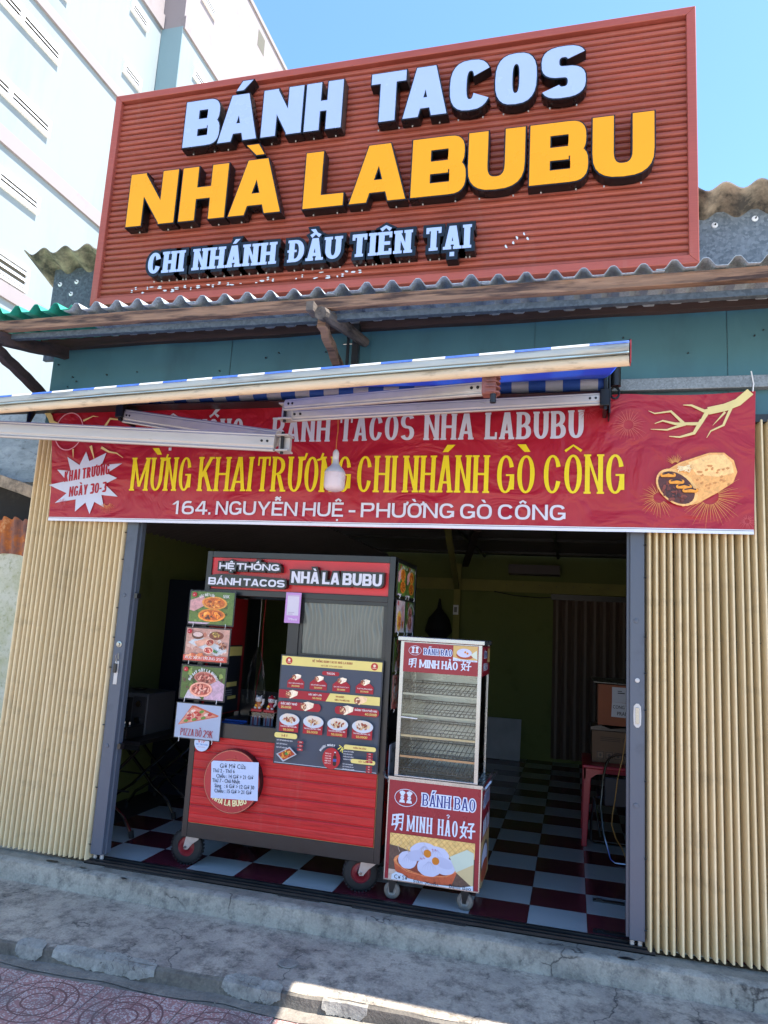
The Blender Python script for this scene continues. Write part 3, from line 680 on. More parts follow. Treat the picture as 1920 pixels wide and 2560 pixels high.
def sign_letters(txt, H, z0, xs, st, face, dep=.075, rim=.007, yf=-.19, names='letter'):
    "xs: list of (x0,x1) per glyph"
    k = 0
    for ch in txt:
        if ch == ' ': continue
        a, b = xs[k]; k += 1; W = (b-a)/H
        f = lambda p, d: (a+p[0]*H, d, z0+p[1]*H)
        vs, ts = glyph(ch, W, st, rim/H); mb = MB(); extrude(mb, vs, ts, f, yf+.003, yf+dep)
        L = mb.build(names, letter_black, sg)
        vs, ts = glyph(ch, W, st, -.001); mb = MB(); extrude(mb, vs, ts, f, yf, yf+.002)
        o = mb.build('letter_face', face, L)
        for q in range(2):
            MB().lathe((a+(b-a)*(.2+.6*q), yf+.06, z0-rim-.001), (0, 0, -1), [(0, .005), (.008, .004)], 6).build('screw', alu, L)
l1 = [(-1.535, -1.275), (-1.285, -1.0), (-.975, -.70), (-.68, -.435), (-.25, -.03), (-.045, .235), (.244, .49), (.514, .755), (.78, 1.03)]
sign_letters('BÁNH TACOS', .335, 4.498, l1, BLACK, face_white)
l2 = [(-1.895, -1.54), (-1.505, -1.178), (-1.155, -.79), (-.645, -.385), (-.35, .01), (.036, .362), (.373, .699), (.726, 1.048), (1.07, 1.396)]
sign_letters('NHÀLABUBU', .378, 3.966, l2, BLACK, face_yellow)
def xs_of(s, x0, x1, H, st):
    L, tot = layout(s, H, x1-x0, st); return [(x0+x*H, x0+(x+W)*H) for ch, W, x in L]
for w_, a, b in (('CHI', -1.69, -1.432), ('NHÁNH', -1.362, -.80), ('ĐẦU', -.71, -.375), ('TIÊN', -.305, .056), ('TẠI', .145, .402)):
    sign_letters(w_, .145, 3.617, xs_of(w_, a, b, .145, SIGN3), SIGN3, face_white, rim=.02, dep=.075)
# white remains of the last line of lettering that has been torn off
pr = Print((0, -.1035, 3.5), step=.0001); R2 = random.Random(3); x = -1.85
while x < -.2:
    w = R2.uniform(.008, .03); z1 = .035+.04*R2.random()+(x+1.9)*.006
    if R2.random() < .85:
        for q in range(R2.choice((1, 2))): pr.ell(x, z1-.012*q, w*.6, R2.uniform(.003, .007), '#ccd6e2', R2.uniform(-.2, .2), 7, .7)
    x += w+R2.uniform(.004, .045)
for x, z1 in ((.66, .2), (.70, .22), (.64, .17), (.72, .19), (.60, .15)): pr.ell(x, z1, .006, .012, '#ccd6e2', .4, 6, .6)
for x in (-1.72, -.65): pr.rect(x, -.0, x+.018, .016, '#ccd6e2')
tag(pr.build('torn_lettering', sg), kind='stuff')

# ================================================================ EAVE
ev = thing('eave_roof', (0, -.3, 3.2), 'corrugated metal eave on timber beams under the big sign', 'eave')
x = -1.93; i = 0
while x < 3.1:
    mb = corr(x, x+.86, .137, .021, (-.60+.004*(i % 2), 3.213-.006*(i % 2)), (-.065, 3.262-.006*(i % 2)), .003, 'trap', 16); mb.build('roof_sheet', zinc, ev); x += .822; i += 1
for k, x in enumerate((-3.6, -2.745)):
    corr(x, x+.87, .137, .022, (-.61, 3.222-.005*k), (-.05, 3.27-.005*k), .003, 'trap', 16).build('green_roof_sheet', roof_green, ev)
def timber(name, p, q, w, h, m, par, jit=.004, n=9, up=(0, 0, 1)):
    p = Vector(p); q = Vector(q); d = (q-p).normalized(); a = d.cross(Vector(up)).normalized(); b = a.cross(d); mb = MB(); vs = []
    for i in range(n+1):
        c = p+(q-p)*i/n+a*rnd.uniform(-jit, jit)+b*rnd.uniform(-jit, jit)
        for sx_, sy_ in ((-1, -1), (1, -1), (1, 1), (-1, 1)): vs.append(c+a*sx_*(w/2+rnd.uniform(-jit, jit)*.4)+b*sy_*(h/2+rnd.uniform(-jit, jit)*.4))
    fs = [(0, 1, 2, 3), tuple(n*4+k for k in (3, 2, 1, 0))]+[(i*4+k, (i+1)*4+k, (i+1)*4+(k+1) % 4, i*4+(k+1) % 4) for i in range(n) for k in range(4)]
    return mb.add(vs, fs).build(name, m, par, bevel=.003)
timber('front_beam', (-3.6, -.555, 3.128), (3.4, -.555, 3.162), .045, .062, dark_wood, ev, .0025, 26)
MB().box(-3.6, 3.4, -.525, -.49, 3.067, 3.1).build('steel_purlin', galv_dark, ev)
timber('rear_beam', (-2.5, -.1, 3.205), (3.4, -.1, 3.242), .05, .062, dark_wood2, ev, .003, 24)
timber('side_rafter', (-2.27, -.13, 3.125), (-2.42, -.66, 3.04), .055, .075, dark_wood2, ev)
timber('side_brace', (-2.47, -.07, 2.87), (-2.43, -.62, 3.02), .05, .06, dark_wood2, ev)
MB().tube([(-.30, -.635, 3.06), (-.275, -.48, 3.085), (-.245, -.3, 3.10), (-.215, -.1, 3.115)], [.036, .038, .034, .03], 9).build('log_rafter', log_wood, ev, bevel=0)
box('log_end_block', log_wood, (-.375, -.335, -.655, -.56, 3.07, 3.12), ev)
timber('log_brace', (-.315, -.57, 3.035), (-.35, -.1, 2.93), .045, .05, dark_wood, ev)
box('steel_post', black_steel, (-.275, -.235, -.16, -.12, 2.86, 3.21), ev, bevel=.003)
box('steel_post', black_steel, (-.312, -.297, -.15, -.135, 2.86, 3.16), ev)
MB().tube([(-.335, -.142, 3.09), (-.26, -.142, 3.09)], .004, 6).build('bolt', chrome, ev)

# ================================================================ TALL BUILDING
tb = thing('apartment_block', (-10.5, 12, 0), 'tall pale apartment block with louvred vents rising behind the sign', 'building')
MB().box(-24, -10, -6, 10.8, -.2, 17.1).box(-24, -9.35, 10.81, 34, -.2, 17.1).build('lower_walls', bld_w, tb)
MB().box(-24, -10.0, -6, 10.8, 17.1, 21.1).box(-24, -9.35, 10.81, 34, 17.1, 21.1).build('top_storey', bld_p, tb)
MB().box(-24, -9.3, -6, 34, 21.1, 21.25).build('roof_slab', bld_p, tb)
MB().box(-9.99, -9.352, 10.79, 10.806, 3, 17.08).build('return_wall', bld_shade, tb)
for z0, z1 in ((3.9, 4.2), (7.45, 7.76), (10.41, 10.75), (13.89, 14.14)):
    MB().box(-9.999, -9.94, -6, 10.78, z0, z1).build('floor_band', bld_p, tb)
MB().box(-9.999, -9.93, -6, 10.78, 17.08, 17.5).build('floor_band', bld_p, tb); MB().box(-9.349, -9.29, 10.8, 34, 17.02, 17.4).build('floor_band', bld_p, tb)
def vent(x, y0, y1, zc, h=.3):
    v = thing
    fr = MB(); t_ = .055
    for a, b, c, d in ((y0, y1, zc+h/2, zc+h/2+t_), (y0, y1, zc-h/2-t_, zc-h/2), (y0, y0+t_, zc-h/2, zc+h/2), (y1-t_, y1, zc-h/2, zc+h/2)): fr.box(x, x+.07, a, b, c, d)
    if y1-y0 > 1.2: fr.box(x, x+.07, (y0+y1)/2-.05, (y0+y1)/2+.05, zc-h/2, zc+h/2)
    f = fr.build('vent', white_frame, tb)
    MB().box(x+.004, x+.01, y0+.05, y1-.05, zc-h/2, zc+h/2).build('opening', bld_dark, f)
    for k in range(3):
        z = zc-h/2+h*(k+.5)/3; MB().add([(x+.012, y0+.056, z+.05), (x+.065, y0+.056, z-.02), (x+.065, y1-.056, z-.02), (x+.012, y1-.056, z+.05), (x+.012, y0+.056, z+.03), (x+.065, y0+.056, z-.045), (x+.065, y1-.056, z-.045), (x+.012, y1-.056, z+.03)], [(0, 1, 2, 3), (7, 6, 5, 4), (1, 5, 6, 2), (0, 3, 7, 4)]).build('louvre', white_frame, f)
for z in (8.06, 9.75, 11.53, 13.27, 14.85, 16.6):
    vent(-10, 5.2, 7.44, z, .27 if z > 9 else .42)
    if z > 12: vent(-10, 9.46, 10.18, z, .24)
    vent(-10, 1.2, 3.4, z)
for z in (16.3, 18.77, 14.8): vent(-9.35, 11.46, 12.25, z, .24)
box('wall_hole', bld_dark, (-9.36, -9.345, 14.9, 15.4, 20.2, 20.8), tb)

# ================================================================ LEFT NEIGHBOUR
nb = thing('neighbour_house', (-3.6, .8, 0), 'old whitewashed house with rusty iron strip left of the shutter', 'house')
MB().box(-8, -2.9, .8, 1.0, 2.45, 3.05).build('block_wall', block_m, nb); MB().box(-8, -2.62, .74, 1.0, -.2, 1.9).build('plaster_wall', moss_m, nb)
MB().box(-8, -2.9, .95, 1.3, 1.8, 2.46).build('shaded_gap', gap_shade_m, nb)  # dark box stands for the shade inside the gap
timber('verge_board', (-5.5, .66, 3.05), (-2.9, .66, 2.28), .03, .09, fibro, nb, .004)
mb = corr(-8, -2.62, .1, .014, (.70, 2.12), (.73, 1.84), .003); mb.v = [Vector((v.x, v.y+(v.z-(2.12 if i % 2 == 0 else 1.84)), (2.12 if i % 2 == 0 else 1.84)+.02*sin(v.x*9)+(.012*cos(v.x*60) if i % 2 == 0 else 0))) for i, v in enumerate(mb.v)]
mb.build('rusty_sheet', rust_m, nb)

# ================================================================ FOLDING SHUTTERS
def leaf_bm(): # zigzag pleat: front nose, receding web, rear fold
    p = [(0, .012), (.012, -.05), (.015, -.058), (.0215, -.058), (.025, -.05), (.036, .012)]; t = .0022; mb = MB(); vs = []
    for z in (.012, 2.61):
        for q in p: vs.append((q[0], q[1], z))
        for q in p: vs.append((q[0], q[1]+t*1.6, z))
    n = len(p); fs = []
    for i in range(n-1): fs += [(i, i+1, 2*n+i+1, 2*n+i), (n+i+1, n+i, 3*n+i, 3*n+i+1), (i+1, i, n+i, n+i+1), (2*n+i, 2*n+i+1, 3*n+i+1, 3*n+i)]
    fs += [(0, 2*n, 3*n, n), (n-1, 2*n-1, 4*n-1, 3*n-1)]
    return mb.add(vs, fs)
def shutter(x0, n, pitch, label, jx0, jx1, side):
    s = thing('folding_shutter', (x0+n*pitch/2, 0, 0), label, 'folding shutter', 'folding shutters at the shop front'); first = None
    for i in range(n):
        if first is None: first = leaf_bm().build('shutter_leaf', shutter_m, s); first.data.transform(Matrix.Translation(ORG[s])); o = first
        else: o = dup(first, s)
        o.location = (x0+i*pitch-ORG[s].x+rnd.uniform(-.002, .002), rnd.uniform(-.003, .003), 0); o.rotation_euler = (rnd.uniform(-.0006, .0006), rnd.uniform(-.0008, .0008), rnd.uniform(-.025, .025)); o.scale = (pitch/.036, 1, 1)
    for z in (.12, .42, .78, 1.12, 1.48, 1.75):
        for i in range(0, n, 1) if z in (.12, 1.48) else ():
            MB().lathe((x0+i*pitch+.03, -.012, z), (0, -1, 0), [(0, .0035), (.012, .003)], 6).build('rivet', black_steel, s)
    # closing post
    mb = MB().box(jx0, jx1, -.045, .03, .045, 2.6)
    po = mb.build('closing_post', steel_grey, s, bevel=.004)
    lip = box('post_lip', steel_grey, (jx1+.0005, jx1+.014, -.02, .02, .05, 2.6) if side < 0 else (jx0-.014, jx0-.0005, -.02, .02, .05, 2.6), s)
    for x in (jx0+.015, jx1-.02): MB().tube([(x, -.01, .045), (x, -.01, .012)], .011, 8).build('roller', alu, s)
    xe = jx0-.001 if side < 0 else jx1+.001
    for z in (.1, .42, .78, 1.12, 1.3, 1.48, 1.78, 1.95): MB().tube([(xe-.006, -.05, z), (xe+.006, -.05, z)], .003, 5).build('hinge_pin', black_steel, s)
    xm = (jx0+jx1)/2
    for z in (.66, 1.56): MB().lathe((xm-.005, -.045, z), (0, -1, 0), [(0, .013), (.004, .012), (.005, .006)], 12).build('latch_disc', steel_grey, s)
    if side < 0:
        MB().lathe((xm, -.045, 1.26), (0, -1, 0), [(0, .02), (.004, .019), (.005, .009), (.012, .008)], 12).build('lock_cylinder', chrome, s)
        box('handle_plate', alu, (xm-.013, xm+.013, -.049, -.0455, 1.02, 1.16), s, bevel=.003)
        k = MB(); k.tube([(xm, -.05, 1.15), (xm-.006, -.062, 1.19), (xm+.008, -.06, 1.21), (xm+.012, -.056, 1.17)], .0025, 6); k.build('key_ring', chrome, s)
        box('key_fob', black_steel, (xm-.012, xm+.008, -.066, -.054, 1.09, 1.145), s, bevel=.003)
        for z, ss in ((.66, 1), (1.56, 1)): MB().box(jx1+.0145, jx1+.035, -.03, .01, z-.015, z+.015).build('stop_lug', black_steel, s)
    else:
        MB().lathe((xm, -.045, 1.262), (0, -1, 0), [(0, .012), (.004, .011), (.005, .005)], 14).build('lock_cylinder', alu, s)
        MB().prism([(xm+sx_*a, 1.09+b) for sx_, a, b in ((1, .017, -.045), (1, .019, 0), (1, .017, .045), (1, .006, .058), (-1, .006, .058), (-1, .017, .045), (-1, .019, 0), (-1, .017, -.045), (-1, .006, -.058), (1, .006, -.058))][::1], 'y', -.049, -.0455).build('handle_plate', alu, s)
        box('handle_recess', chrome, (xm-.009, xm+.009, -.052, -.0495, 1.05, 1.13), s, bevel=.002)
    return s
shutter(-2.478, 21, .0359, 'beige folding shutter pushed to the left side of the doorway', -1.722, -1.642, -1)
shutter(1.356, 42, .0362, 'beige folding shutter pushed to the right side of the doorway', 1.283, 1.354, 1)

# ================================================================ BANNER
bn = thing('opening_banner', (-.25, -.09, 2.0), 'wide red grand opening banner with yellow and white lettering', 'banner')
def bdisp(q):
    k = min(1, max(0, (q.x+1.75)/.4)); k2 = min(1, max(0, (1.45-q.x)/.2)); k = k*k2*.9+.1
    return k*(.004*sin(q.x*5.1+q.z*3)+.003*sin(q.x*11+1-q.z*7)+.010*max(0, q.z-2.55)*5*sin(q.x*7))
def banner_mat():
    m, t, b = nm('red_banner_vinyl'); v = pos(t); n = noise(t, pos(t, (1, 1, 1)), 1.4, 3)
    c = mix(t, n, lin('#9c1424'), lin('#aa1d2e')); w = noise(t, pos(t, (60, 1, 1.2)), 6, 3); c = mix(t, ramp(t, w, [(.45, 0.), (.75, .22)]), c, lin('#8c1224'))
    t.links.new(c, b.inputs['Base Color']); b.inputs['Roughness'].default_value = .38; b.inputs['Specular IOR Level'].default_value = .45
    h = noise(t, pos(t, (2.2, 1, 3.2), (0, .5, 0)), 1.5, 3, .45, 1.4); bump(t, b, h, .55, .05); return m
ban_m = banner_mat()
mb = MB(); NX, NZ = 110, 22; BL, BR_, = -2.29, 1.865
def bxz(f, g):
    xl = -2.275-.145*g if g > .5 else -2.275-.03*g*2-.0; xl = -2.275-.07*g*g-.03*g; xr = 1.862+.024*g; x = xl+(xr-xl)*f
    top = 2.756-.012*sin(pi*((f*7) % 1)) - .004; return x, 2.010+(top-2.010)*g+.003*sin(f*9)*(1-g)
vs = [(lambda x, z: (x, -.09-bdisp(Vector((x, 0, z))), z))(*bxz(i/NX, j/NZ)) for i in range(NX+1) for j in range(NZ+1)]
mb.add(vs, [(i*(NZ+1)+j, (i+1)*(NZ+1)+j, (i+1)*(NZ+1)+j+1, i*(NZ+1)+j+1) for i in range(NX) for j in range(NZ)])
mb.build('banner_sheet', ban_m, bn, smooth=True)
for x, z in ((-2.39, 2.752), (1.872, 2.757), (-.98, 2.752)):
    MB().tube([(x, -.097, z-.01), (x+.004, -.1, z+.03), (x-.004, -.092, z+.1)], .003, 5).build('cord_tie', white_frame, bn)
P = Print((0, -.09, 0), (1, 0, 0), (0, 0, 1), (0, -1, 0), d=.003, step=.0002, disp=bdisp)
for a in range(28):  # white border with a fine dark rule, cut to short lengths so that it follows the cloth
    x0 = -2.277+4.138*a/28; x1 = -2.277+4.138*(a+1)/28
    if a == 0: d0 = P.d
    P.d = d0; P.rect(x0, 2.010, x1, 2.034, '#d8deea'); P.rect(x0, 2.0265, x1, 2.029, '#3c2a3a')
P.text('HỆ THỐNG', -1.56, 2.513, .152, .60, FLARE, '#c3c8d6')
P.text('BÁNH', -.765, 2.513, .152, .365, FLARE, '#c3c8d6'); P.text('TACOS', -.338, 2.513, .152, .45, FLARE, '#c3c8d6')
P.text('NHÀ', .17, 2.513, .152, .28, FLARE, '#c3c8d6'); P.text('LABUBU', .515, 2.513, .155, .527, FLARE, '#c3c8d6')
Y = '#e3d016'
for w_, a, b in (('MỪNG', -1.70, -1.278), ('KHAI', -1.226, -.87), ('TRƯƠNG', -.838, -.25), ('CHI', -.212, .02), ('NHÁNH', .063, .542), ('GÒ', .588, .79), ('CÔNG', .838, 1.25)): P.text(w_, a, 2.21, .212, b-a, NARR, Y)
P.text('164. NGUYỄN HUỆ - PHƯỜNG GÒ CÔNG', -1.385, 2.065, .083, 2.34, MED, '#ccd0dc')
S_ = [(-2.053, 2.464), (-2.02, 2.40), (-1.90, 2.455), (-1.925, 2.375), (-1.775, 2.385), (-1.88, 2.32), (-1.80, 2.29), (-1.885, 2.25), (-1.78, 2.17), (-1.90, 2.18), (-1.87, 2.10), (-1.945, 2.135), (-1.97, 2.056), (-2.01, 2.13), (-2.08, 2.07), (-2.085, 2.15), (-2.24, 2.125), (-2.16, 2.19), (-2.305, 2.243), (-2.17, 2.27), (-2.255, 2.345), (-2.15, 2.335), (-2.19, 2.43), (-2.09, 2.375)]
P.poly(S_, '#c3cce0'); P.d += .001
SB = ST(.185, .14, gap=.055, sp=.2); P.text('KHAI TRƯƠNG', -2.19, 2.262, .07, .335, SB, '#a3122a', rot=.16, shear=.1); P.text('NGÀY 30-3', -2.14, 2.165, .066, .275, SB, '#a3122a', rot=.13, shear=.1)
def firework(x, y, r, n, col='#d8964f', a0=0, a1=360, w=.003):
    for k in range(n):
        a = radians(a0+(a1-a0)*(k+.5*rnd.random())/n); q = r*rnd.uniform(.7, 1); P.d -= P.st
        P.line([(x+cos(a)*r*.25, y+sin(a)*r*.25), (x+cos(a)*q*.7, y+sin(a)*q*.7), (x+cos(a)*q, y+sin(a)*q-.006)], w, col, True)
    P.d += P.st
firework(1.27, 2.58, .10, 26, '#c9665a'); firework(1.06, 2.66, .06, 18, '#b8404e'); firework(1.83, 2.075, .045, 20, '#c4575a')
firework(1.42, 2.19, .11, 20, a0=100, a1=330); firework(1.66, 2.20, .17, 26, a0=200, a1=400); firework(1.5, 2.36, .07, 14, a0=50, a1=150)
firework(-1.60, 2.6, .08, 14, '#cc7a63', 20, 170); firework(-1.85, 2.13, .07, 16, '#cf7b4b', 200, 350); firework(-2.18, 2.12, .05, 16, '#b8404e')
def branch(pts, w=.03, tp=True): P.line(pts, w*.8, '#dccb8a', tp)
branch([(1.86, 2.745), (1.80, 2.69), (1.74, 2.665), (1.66, 2.648)], .05, False); branch([(1.68, 2.653), (1.64, 2.648), (1.58, 2.68), (1.54, 2.683)]); branch([(1.66, 2.65), (1.62, 2.58), (1.50, 2.582), (1.44, 2.60), (1.40, 2.585)])
branch([(1.55, 2.58), (1.46, 2.55), (1.38, 2.555)], .02); branch([(1.54, 2.585), (1.48, 2.65), (1.40, 2.64), (1.37, 2.655)], .02); branch([(1.63, 2.60), (1.59, 2.53), (1.52, 2.51), (1.47, 2.515)], .028); branch([(1.78, 2.69), (1.73, 2.57), (1.67, 2.54), (1.65, 2.505)], .02); branch([(1.74, 2.64), (1.68, 2.57)], .014)
P.ring(-2.20, 2.60, .105, .007, '#d79aa6', .125); branch([(-2.40, 2.745), (-2.36, 2.70), (-2.34, 2.66), (-2.29, 2.64)], .045, False); branch([(-2.10, 2.67), (-2.03, 2.70), (-1.99, 2.695)], .016)
branch([(-1.95, 2.60), (-1.90, 2.68), (-1.82, 2.67), (-1.77, 2.70)], .025); branch([(-1.94, 2.49), (-1.88, 2.46), (-1.82, 2.45), (-1.77, 2.42)], .02); branch([(-2.02, 2.5), (-1.98, 2.41)], .025); branch([(-2.15, 2.48), (-2.14, 2.42)], .014)
# wrap illustration
P.rich = True
bu = (1.62, 2.29)
P.poly([(1.45, 2.33), (1.52, 2.375), (1.66, 2.425), (1.73, 2.425), (1.775, 2.385), (1.79, 2.325), (1.77, 2.27), (1.70, 2.22), (1.60, 2.16), (1.53, 2.145)], '#d39a55')
P.poly([(1.56, 2.375), (1.66, 2.415), (1.73, 2.415), (1.765, 2.375), (1.775, 2.32), (1.70, 2.30), (1.60, 2.31)], '#e0b473')
for k in range(22): P.ell(1.60+.15*rnd.random(), 2.22+.17*rnd.random(), .009, .006, '#b87a3c', rnd.random(), 7, .5); P.d -= P.st*.8
P.ell(1.505, 2.245, .115, .08, '#d8a763', -.75, 26); P.ell(1.502, 2.243, .102, .068, '#4a1c12', -.75, 24)
P.blobs(1.49, 2.215, .075, .045, ['#5f2416', '#3a140e', '#74301d'], 40, .012, -.7)
for k, (x, y) in enumerate(((1.455, 2.305), (1.495, 2.27), (1.53, 2.245), (1.56, 2.225))): P.rrect(x-.03, y-.009, x+.045, y+.012, .01, '#d68a1e'); P.line([(x-.02, y+.006), (x+.01, y+.012), (x+.035, y+.006)], .007, '#2a0f0a')
for k in range(16): P.line([(1.50+.07*rnd.random(), 2.32+.03*rnd.random()), (1.50+.08*rnd.random(), 2.33+.03*rnd.random())], .005, '#e3cfa0')
P.rich = False
P.build('print', bn)

# ================================================================ RETRACTABLE AWNING
aw = thing('retractable_awning', (-.4, -.2, 2.7), 'worn retractable awning with blue striped cloth and aluminium folding arms', 'awning')
A0, A1 = Vector((-2.9, -.84, 2.505)), Vector((1.186, -1.35, 2.487)); dn = (A1-A0).normalized(); nrm = Vector((dn.y, -dn.x, 0)).normalized()
if nrm.y > 0: nrm = -nrm
def fbar(prof, m, name, n=1, jit=0):
    "profile points (out, up) swept along the front bar"
    mb = MB(); vs = []; K = 40 if jit else 1
    for i in range(K+1):
        c = A0+(A1-A0)*i/K
        for a, b in prof: vs.append(c+nrm*(a+jit*rnd.uniform(-1, 1))+Vector((0, 0, b+jit*rnd.uniform(-1, 1))))
    n = len(prof); fs = [(i*n+k, i*n+(k+1) % n, (i+1)*n+(k+1) % n, (i+1)*n+k) for i in range(K) for k in range(n)]+[tuple(range(n))[::-1], tuple(range(K*n, K*n+n))]
    return mb.add(vs, fs).build(name, m, aw, smooth=True)
bar_m = M('weathered_bar', '#a9ada9', .5, .35, .15, 6, 30, .2, stretch=(.5, 3, 5), dirt='#72767a', ds=4, dth=(.5, .68))
lip_m = M('peeling_cream_tube', '#c9b79c', .7, 0, .1, 10, 40, .3, stretch=(.6, 2, 3), dirt='#978872', ds=14, dth=(.55, .72))
def circ(cx, cy, r, a0=0, a1=360, n=12): return [(cx+r*cos(radians(a0+(a1-a0)*k/n)), cy+r*sin(radians(a0+(a1-a0)*k/n))) for k in range(n)]
fbar([(-.03, -.012), (.022, -.012), (.034, -.004), (.038, .012), (.034, .028), (.022, .034), (-.03, .034)][::-1], bar_m, 'front_bar', jit=.0006)
fbar(circ(.006, -.034, .021)[::-1], lip_m, 'valance_tube', jit=.0006)
fbar([(.03, -.0155), (.036, -.0155), (.036, -.011), (.03, -.0125)][::-1], M('frayed_edge', '#a8c0c4', .8, var=.2), 'torn_edge', jit=.0016)
MB().prism([(-1.375, 2.44), (-1.33, 2.44), (-1.325, 2.515), (-1.34, 2.522), (-1.38, 2.522), (-1.382, 2.50)], 'x', 1.1865, 1.190).build('end_cap', M('red_cap', '#a3242c', .5), aw)
def cloth_mats():
    out = []
    for nme, c in (('white_cloth', '#c9ccd2'), ('blue_cloth', '#3562b8')):
        m = bpy.data.materials.new(nme); m.use_nodes = True; t = m.node_tree; b = t.nodes['Principled BSDF']
        n = noise(t, pos(t), 12, 5); cc = mix(t, n, mul(lin(c), .85), mul(lin(c), 1.1)); t.links.new(cc, b.inputs['Base Color']); b.inputs['Roughness'].default_value = .75
        tl = N(t, 'ShaderNodeBsdfTranslucent'); t.links.new(cc, tl.inputs[0]); ms = N(t, 'ShaderNodeMixShader'); ms.inputs[0].default_value = .35
        t.links.new(b.outputs[0], ms.inputs[1]); t.links.new(tl.outputs[0], ms.inputs[2]); t.links.new(ms.outputs[0], t.nodes['Material Output'].inputs[0])
        h = noise(t, pos(t, (3, 3, 9), (0, .4, .6)), 4, 3); bump(t, b, h, .4, .02); out.append(m)
    return out
cm = cloth_mats()
m_under = bpy.data.materials.new('blue_lining'); m_under.use_nodes = True
_t = m_under.node_tree; _b = _t.nodes['Principled BSDF']; _b.inputs['Base Color'].default_value = lin('#1c55c8'); _b.inputs['Roughness'].default_value = .6
_tl = N(_t, 'ShaderNodeBsdfTranslucent'); _tl.inputs[0].default_value = lin('#2560d8'); _ms = N(_t, 'ShaderNodeMixShader'); _ms.inputs[0].default_value = .4
_t.links.new(_b.outputs[0], _ms.inputs[1]); _t.links.new(_tl.outputs[0], _ms.inputs[2]); _t.links.new(_ms.outputs[0], _t.nodes['Material Output'].inputs[0])
mb = MB(); vs = []; NS = 30*6; R0, R1 = Vector((-2.9, -.2, 2.80)), Vector((1.14, -.2, 2.81))
for i in range(NS+1):
    f = i/NS; a = R0+(R1-R0)*f; b = A0+(A1-A0)*f+Vector((0, 0, .036))
    for j in range(9):
        g = j/8; c = a+(b-a)*g; vs.append(c+Vector((0, 0, -.035*sin(pi*g)*(1+.25*sin(f*17)))))
mb.add(vs, [(i*9+j, (i+1)*9+j, (i+1)*9+j+1, i*9+j+1) for i in range(NS) for j in range(8)]); mb.m = [(i//6) % 2 for i in range(NS) for j in range(8)]
mb.build('canvas', cm, aw, smooth=True)
mb2 = MB(); mb2.add([v+Vector((0, 0, -.006)) for v in vs], [(i*9+j, i*9+j+1, (i+1)*9+j+1, (i+1)*9+j) for i in range(NS) for j in range(8)]); mb2.build('canvas_lining', m_under, aw, smooth=True)
# canvas wrapped over the front bar, with its stripes
mb = MB(); vs = []
for i in range(NS+1):
    c = A0+(A1-A0)*i/NS
    for a, b in ((-.03, .036), (.02, .0365), (.034, .031), (.04, .02)): vs.append(c+nrm*a+Vector((0, 0, b)))
mb.add(vs, [(i*4+k, (i+1)*4+k, (i+1)*4+k+1, i*4+k+1) for i in range(NS) for k in range(3)]); mb.m = [(i//6) % 2 for i in range(NS) for k in range(3)]
mb.build('canvas_hem', cm, aw, smooth=True)
mb = MB(); vs = []; NR = 34*4
for i in range(NR+1):
    x = -2.9+4.04*i/NR; r = .036+.0015*sin(i*.7)
    for k in range(12): vs.append((x, -.19+r*cos(k*pi/6), 2.778+r*sin(k*pi/6)))
mb.add(vs, [(i*12+k, i*12+(k+1) % 12, (i+1)*12+(k+1) % 12, (i+1)*12+k) for i in range(NR) for k in range(12)]); mb.m = [(i//3) % 2 for i in range(NR) for k in range(12)]
mb.build('cloth_roll', cm, aw, smooth=True)
MB().box(-2.9, 1.14, -.235, -.12, 2.722, 2.728).box(-2.9, 1.14, -.13, -.09, 2.728, 2.77).build('carrier_bar', alu_dark, aw)
def arm(name, p, q, w=.038, h=.085):
    p = Vector(p); q = Vector(q); d = (q-p).normalized(); a = d.cross(Vector((0, 0, 1))).normalized()
    if a.y > 0: a = -a
    b = a.cross(d); b = b if b.z > 0 else -b
    pr = [(0, -h/2), (w*.4, -h/2), (w*.5, -h*.42), (w*.36, -h*.33), (w*.36, -h*.27), (w*.5, -h*.2), (w*.5, h*.28), (w*.4, h*.36), (w*.44, h*.42), (w*.3, h/2), (-w*.3, h/2), (-w*.5, h*.4), (-w*.5, -h*.4)]
    vs = [c+a*x+b*y for c in (p, q) for x, y in pr]; n = len(pr)
    o = MB().add(vs, [(k, (k+1) % n, n+(k+1) % n, n+k) for k in range(n)]+[tuple(range(n))[::-1], tuple(range(n, 2*n))]).build(name, alu, aw, bevel=.0012)
    for s in (.06, .11):
        for e, sg_ in ((p, 1), (q, -1)):
            c = e+d*s*sg_*.6+a*(w*.5)+b*h*.05; MB().lathe(c, a, [(0, .007), (.004, .006)], 8).build('arm_bolt', alu_dark, o)
    return o
eL = Vector((-.475, -.70, 2.345)); eR = Vector((-.435, -.665, 2.548))
arm('upper_arm', (-1.70, -.22, 2.655), eL+Vector((0, .045, .03))); arm('forearm', eL+Vector((.01, 0, -.005)), (-2.75, -.86, 2.435), .04, .092)
arm('upper_arm', (1.13, -.23, 2.682), (-.45, -.60, 2.512), .036, .066); arm('forearm', eR, (.66, -1.2, 2.417), .038, .058)
for c, m in ((eL+Vector((.05, .02, 0)), alu), (eR+Vector((-.015, .045, -.018)), alu)):
    k = MB().box(c.x-.035, c.x+.035, c.y-.035, c.y+.04, c.z-.048, c.z-.038).box(c.x-.035, c.x+.035, c.y-.035, c.y+.04, c.z+.032, c.z+.04).box(c.x-.03, c.x+.03, c.y+.0, c.y+.03, c.z-.036, c.z+.03)
    k.build('elbow_joint', m, aw, bevel=.003); MB().tube([c+Vector((-.005, -.012, -.06)), c+Vector((-.005, -.012, .055))], .009, 8).build('elbow_pin', alu_dark, aw)
